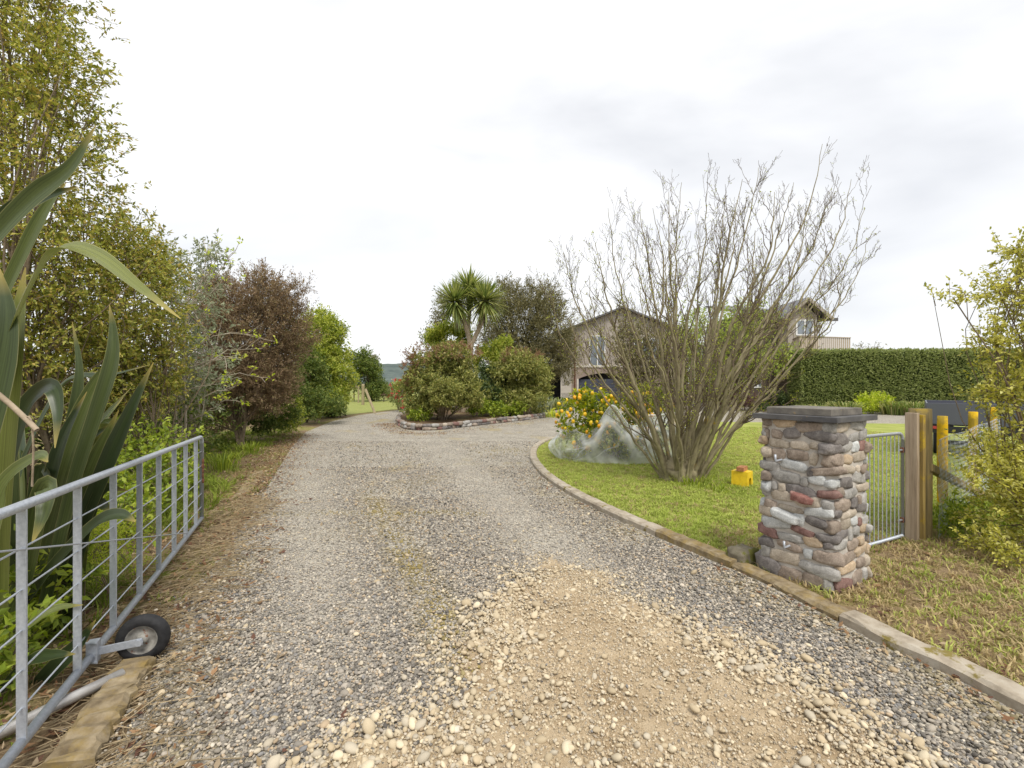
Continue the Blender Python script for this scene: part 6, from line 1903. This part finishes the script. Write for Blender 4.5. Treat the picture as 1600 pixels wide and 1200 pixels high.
# roof running left from the gable and a small lower roof on the right
def skillion(name, x0, x1, y0, y1, z0, z1, th=0.14):
    bm = bmesh.new(); q = [(x0, y0, z0), (x1, y0, z0), (x1, y1, z1), (x0, y1, z1)]
    up_ = [bm.verts.new((a, b, c + th)) for a, b, c in q]; dn = [bm.verts.new((a, b, c)) for a, b, c in q]
    bm.faces.new(up_); bm.faces.new(list(reversed(dn)))
    for i in range(4):
        j = (i + 1) % 4; bm.faces.new((up_[i], dn[i], dn[j], up_[j]))
    bmesh.ops.recalc_face_normals(bm, faces=bm.faces)
    bm_obj(name, bm, M['roof'], house)
skillion("back_roof", X(1150, Yr), X(1229, Yr) - 0.5, Yr + 0.6, Yr + 5, Zy(485, Yr), Zy(462, Yr))
skillion("side_roof", X(1278, Yr), X(1313, Yr), Yr + 0.2, Yr + 5, Zy(501, Yr), Zy(488, Yr), 0.22)
window(X(1244, Yr), X(1271.5, Yr), Yr + 0.05, Zy(524, Yr), Zy(499, Yr), 2)
tube_obj("downpipe", [([(X(1274.5, Yr), Yr - 0.02, zE), (X(1274.5, Yr), Yr - 0.02, 3.5)], 0.05)], M['trim'], house, 8, True)
# deck with vertical slat balustrade
deck_c = (X(1249, 29.5), 29.5)
slab("deck_floor", X(1236, 29.5), X(1329, 29.5), 29.55, Yr - 0.11, 3.15, 3.30, M['boards_dark'])
def balustrade(xa, ya, xb, yb, zt_a, zt_b, z0):
    n = int(math.hypot(xb - xa, yb - ya) / 0.12)
    rzz = math.atan2(yb - ya, xb - xa)
    rl = box("deck_rail", (math.hypot(xb - xa, yb - ya), 0.10, 0.05), ((xa + xb) / 2, (ya + yb) / 2, (zt_a + zt_b) / 2 + 0.027), M['slat'], house, rzz, 0, 0, -math.atan2(zt_b - zt_a, math.hypot(xb - xa, yb - ya)))
    me = None
    for k in range(n):
        t = (k + 0.5) / n
        x, y = xa + (xb - xa) * t, ya + (yb - ya) * t; zt = zt_a + (zt_b - zt_a) * t
        if me is None:
            bm = box_bm((0.085, 0.025, 1.0)); me = bpy.data.meshes.new("slat"); bm.to_mesh(me); bm.free(); me.materials.append(M['slat'])
        o = bpy.data.objects.new("slat", me); COL.objects.link(o); o.parent = house
        o.location = Vector((x, y, (z0 + zt) / 2)) - house.location; o.rotation_euler = (0, 0, rzz); o.scale = (1, 1, zt - z0)
zt = Zy(526, 29.5)
balustrade(X(1249, 29.5), 29.5, X(1329, 29.5), 29.5, zt, zt - 0.1, 3.05)
balustrade(X(1236, Yr), Yr - 0.2, X(1249, 29.5), 29.5, zt + 0.02, zt, 3.05)
for px in (1251, 1327):
    slab("deck_post", X(px, 29.6) - 0.07, X(px, 29.6) + 0.07, 29.62, 29.76, 0, 3.148, M['boards_dark'])

# trees and shrubs round the house
plant("lime_leaf_tree", "young lime leaved tree in front of the house behind the bare tree", "tree", G(1150, 637),
      [PL(1140, 540, 28, 60, 60, 2.2), PL(1090, 530, 28, 50, 60, 2.0), PL(1190, 555, 27.5, 36, 30, 1.5), PL(1170, 500, 28, 45, 40, 1.8), PL(1215, 555, 27, 26, 16, 1.0), PL(1110, 590, 28, 50, 36, 1.8), PL(1195, 575, 27, 40, 16, 1.2), PL(1225, 548, 27, 26, 12, 0.8)],
      'lf_spring', 1300, 9, 0.55, 0.13, 0.07, 'bark', 5, 0.07, 130, 400, 0.010, shell=0.2, bump_amp=0.3, stem_spread=0.3)
plant("backdrop_shrub", "grey brown twiggy shrubbery behind the bare tree in front of the house", "shrub", G(1040, 630),
      [PL(1020, 560, 36, 50, 60, 2.2), PL(1070, 560, 36, 40, 70, 2.2), PL(985, 580, 37, 30, 40, 1.8), PL(1110, 600, 34, 40, 36, 2.0), PL(985, 535, 37, 30, 46, 1.6)], 'lf_khaki', 1900, 11, 0.7, 0.17, 0.08, 'bark', 6, 0.08, 120, 500, 0.014, shell=0.25, bump_amp=0.3, stem_spread=1.0)
plant("burgundy_shrub", "reddish brown shrub in the bed before the dark wall", "shrub", G(1163, 641), [PL(1163, 620, 28, 26, 22, 1.0), PL(1140, 626, 28, 18, 16, 0.8)], 'lf_burg', 420, 11, 0.4, 0.10, 0.045, 'bark_dark', 3, 0.03, 10, 0, sub=10)
plant("fern_shrub", "dark green low shrub right of the reddish brown shrub", "shrub", G(1215, 640), [PL(1205, 625, 28, 20, 14, 0.9), PL(1228, 628, 28, 18, 12, 0.8), PL(1190, 636, 27.5, 20, 8, 0.7)], 'lf_dark', 420, 12, 0.45, 0.13, 0.04, 'bark_dark', 2, 0.03, 6, 0, sub=10)
# hedge : a clipped block whose faces are leaves
def hedge():
    x0, x1 = X(1252, 26.5), X(1252, 26.5) + 19.0
    root = empty("hedge", ((x0 + x1) / 2, 26.5, 0), "tall flat clipped dark green hedge beside the house", "hedge")
    ya = lambda x: 26.3 - 0.06 * (x - x0)
    top = lambda x: 3.50 + 0.0 * x
    V, Fc, off = [], [], 0
    n = 26000
    pos, dr = [], []
    x = rng.uniform(x0, x1, n); z = rng.uniform(0.35, 3.5, n)
    und = np.array([0.10 * mnoise.noise((a * 1.3, b * 1.3, 0)) + 0.05 * mnoise.noise((a * 4, b * 4, 2)) for a, b in zip(x, z)])
    rnd = np.maximum(0, 0.25 - (3.5 - z)) ** 2 * 2.2 + np.maximum(0, 0.25 - (x - x0)) ** 2 * 2.2
    y = np.array([ya(a) for a in x]) - und + rnd + rng.uniform(0, 0.12, n)
    pos.append(np.stack([x, y, z], -1)); dr.append(np.tile([[0, -1.0, 0.35]], (n, 1)))
    n2 = 7000
    x = rng.uniform(x0, x1, n2); yy = rng.uniform(0, 1.5, n2)
    pos.append(np.stack([x, np.array([ya(a) for a in x]) + yy + 0.1, 3.5 + 0.05 * np.sin(x * 2) * 0.3 + np.array([0.07 * mnoise.noise((a * 1.7, b * 2, 5)) for a, b in zip(x, yy)]) + 0.04 * rng.normal(size=n2) - rng.uniform(0, 0.1, n2)], -1)); dr.append(np.tile([[0, -0.2, 1.0]], (n2, 1)))
    n3 = 2500
    yy = rng.uniform(0, 1.5, n3); z = rng.uniform(0.3, 3.5, n3)
    pos.append(np.stack([x0 + rng.uniform(-0.06, 0.1, n3), ya(x0) + yy, z], -1)); dr.append(np.tile([[-1.0, 0, 0.3]], (n3, 1)))
    pos = np.concatenate(pos); dr = np.concatenate(dr)
    V, Fc = leaf_arrays(pos, dr + rng.normal(0, 0.6, dr.shape), rng.uniform(0.09, 0.17, len(pos)), rng.uniform(0.05, 0.08, len(pos)), 0.3)
    mesh_np("foliage", V, Fc, M['lf_hedge'], root)
    m_ = mat_mottled('hedge_inner_shade', [(0.02, 0.028, 0.01), (0.045, 0.06, 0.02)], 3, 0.95, 0.05, 6, 0.1)  # solid core painted near-black green for the shade inside the hedge
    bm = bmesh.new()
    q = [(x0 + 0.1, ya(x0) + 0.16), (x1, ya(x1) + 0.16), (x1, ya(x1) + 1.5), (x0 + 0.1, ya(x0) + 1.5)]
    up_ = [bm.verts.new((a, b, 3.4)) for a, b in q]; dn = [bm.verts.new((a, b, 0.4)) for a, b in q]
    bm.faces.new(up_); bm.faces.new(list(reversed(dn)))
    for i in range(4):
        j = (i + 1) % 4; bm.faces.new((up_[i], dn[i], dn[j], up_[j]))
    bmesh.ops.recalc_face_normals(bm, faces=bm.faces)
    bm_obj("dark_core_block", bm, m_, root)
    for k in range(9):
        xx = x0 + 0.9 + k * 2.1
        tube_obj("trunk", [([(xx, ya(xx) + 0.5, -0.02), (xx + 0.1, ya(xx) + 0.5, 0.6)], 0.14)], M['bark_dark'], root, 8)
hedge()
labs = ["strap leaf clump at the left end of the hedge foot", "broad strap leaf clump left of the lime shrub", "pale edged strap leaf clump right of the lime shrub", "strap leaf clump behind the timber gate post", "rightmost strap leaf clump under the hedge"]
for k, (px, py, hgt) in enumerate(((1275, 648, 0.6), (1318, 649, 0.8), (1398, 648, 0.8), (1425, 649, 0.8), (1452, 648, 0.7))):
    clump("agapanthus", labs[k], "plant", G(px, py), 260, hgt, 0.055, 'lf_strap', 0.75, 70 + k, "strap leaf plants along the hedge foot")
plant("lime_bush", "bright lime green bush among the strap leaf plants under the hedge", "shrub", G(1363, 641), [PL(1367, 628, 25, 26, 14, 0.6), PL(1350, 633, 24.8, 14, 10, 0.5)], 'lf_lime', 300, 10, 0.35, 0.12, 0.055, 'bark_dark', 2, 0.02, 6, 0)
plant("far_shrub", "tree top peeping above the hedge beside the deck", "tree", (X(1352, 45), 45, 0), [PL(1352, 546, 45, 18, 8, 1.5)], 'lf_khaki', 60, 10, 0.7, 0.14, 0.06, 'bark', 3, 0.05, 14, 20, 0.01)

# golden shrub at the right edge
plant("golden_shrub", "golden green small leaved shrub leaning in from the right edge", "shrub", (5.05, 4.15, 0),
      [PL(1650, 720, 4.3, 105, 120, 0.6), PL(1620, 800, 4.2, 90, 80, 0.55), PL(1660, 560, 4.4, 95, 120, 0.6), PL(1630, 450, 4.4, 75, 80, 0.5), PL(1560, 455, 4.4, 45, 28, 0.25), PL(1492, 462, 4.4, 34, 12, 0.12), PL(1600, 390, 4.4, 34, 34, 0.3), PL(1565, 720, 4.25, 46, 44, 0.35), PL(1555, 530, 4.4, 34, 36, 0.3), PL(1565, 610, 4.35, 38, 46, 0.35), PL(1525, 740, 4.2, 26, 14, 0.2), PL(1550, 850, 4.1, 40, 24, 0.3)],
      'lf_right', 2100, 14, 0.17, 0.036, 0.019, 'bark', 9, 0.016, 200, 1500, 0.0022, shell=0.1, bump_amp=0.35, jit=0.7, stem_spread=0.25)
plant("leafy_weed", "bright green weeds at the foot of the timber gate post", "weed", (4.75, 4.95, 0), [((4.7, 4.95, 0.12), (0.36, 0.3, 0.18)), ((5.2, 5.2, 0.14), (0.4, 0.3, 0.18)), ((4.55, 4.8, 0.25), (0.10, 0.1, 0.22))], 'lf_weed', 330, 9, 0.13, 0.045, 0.018, 'twig', 0)
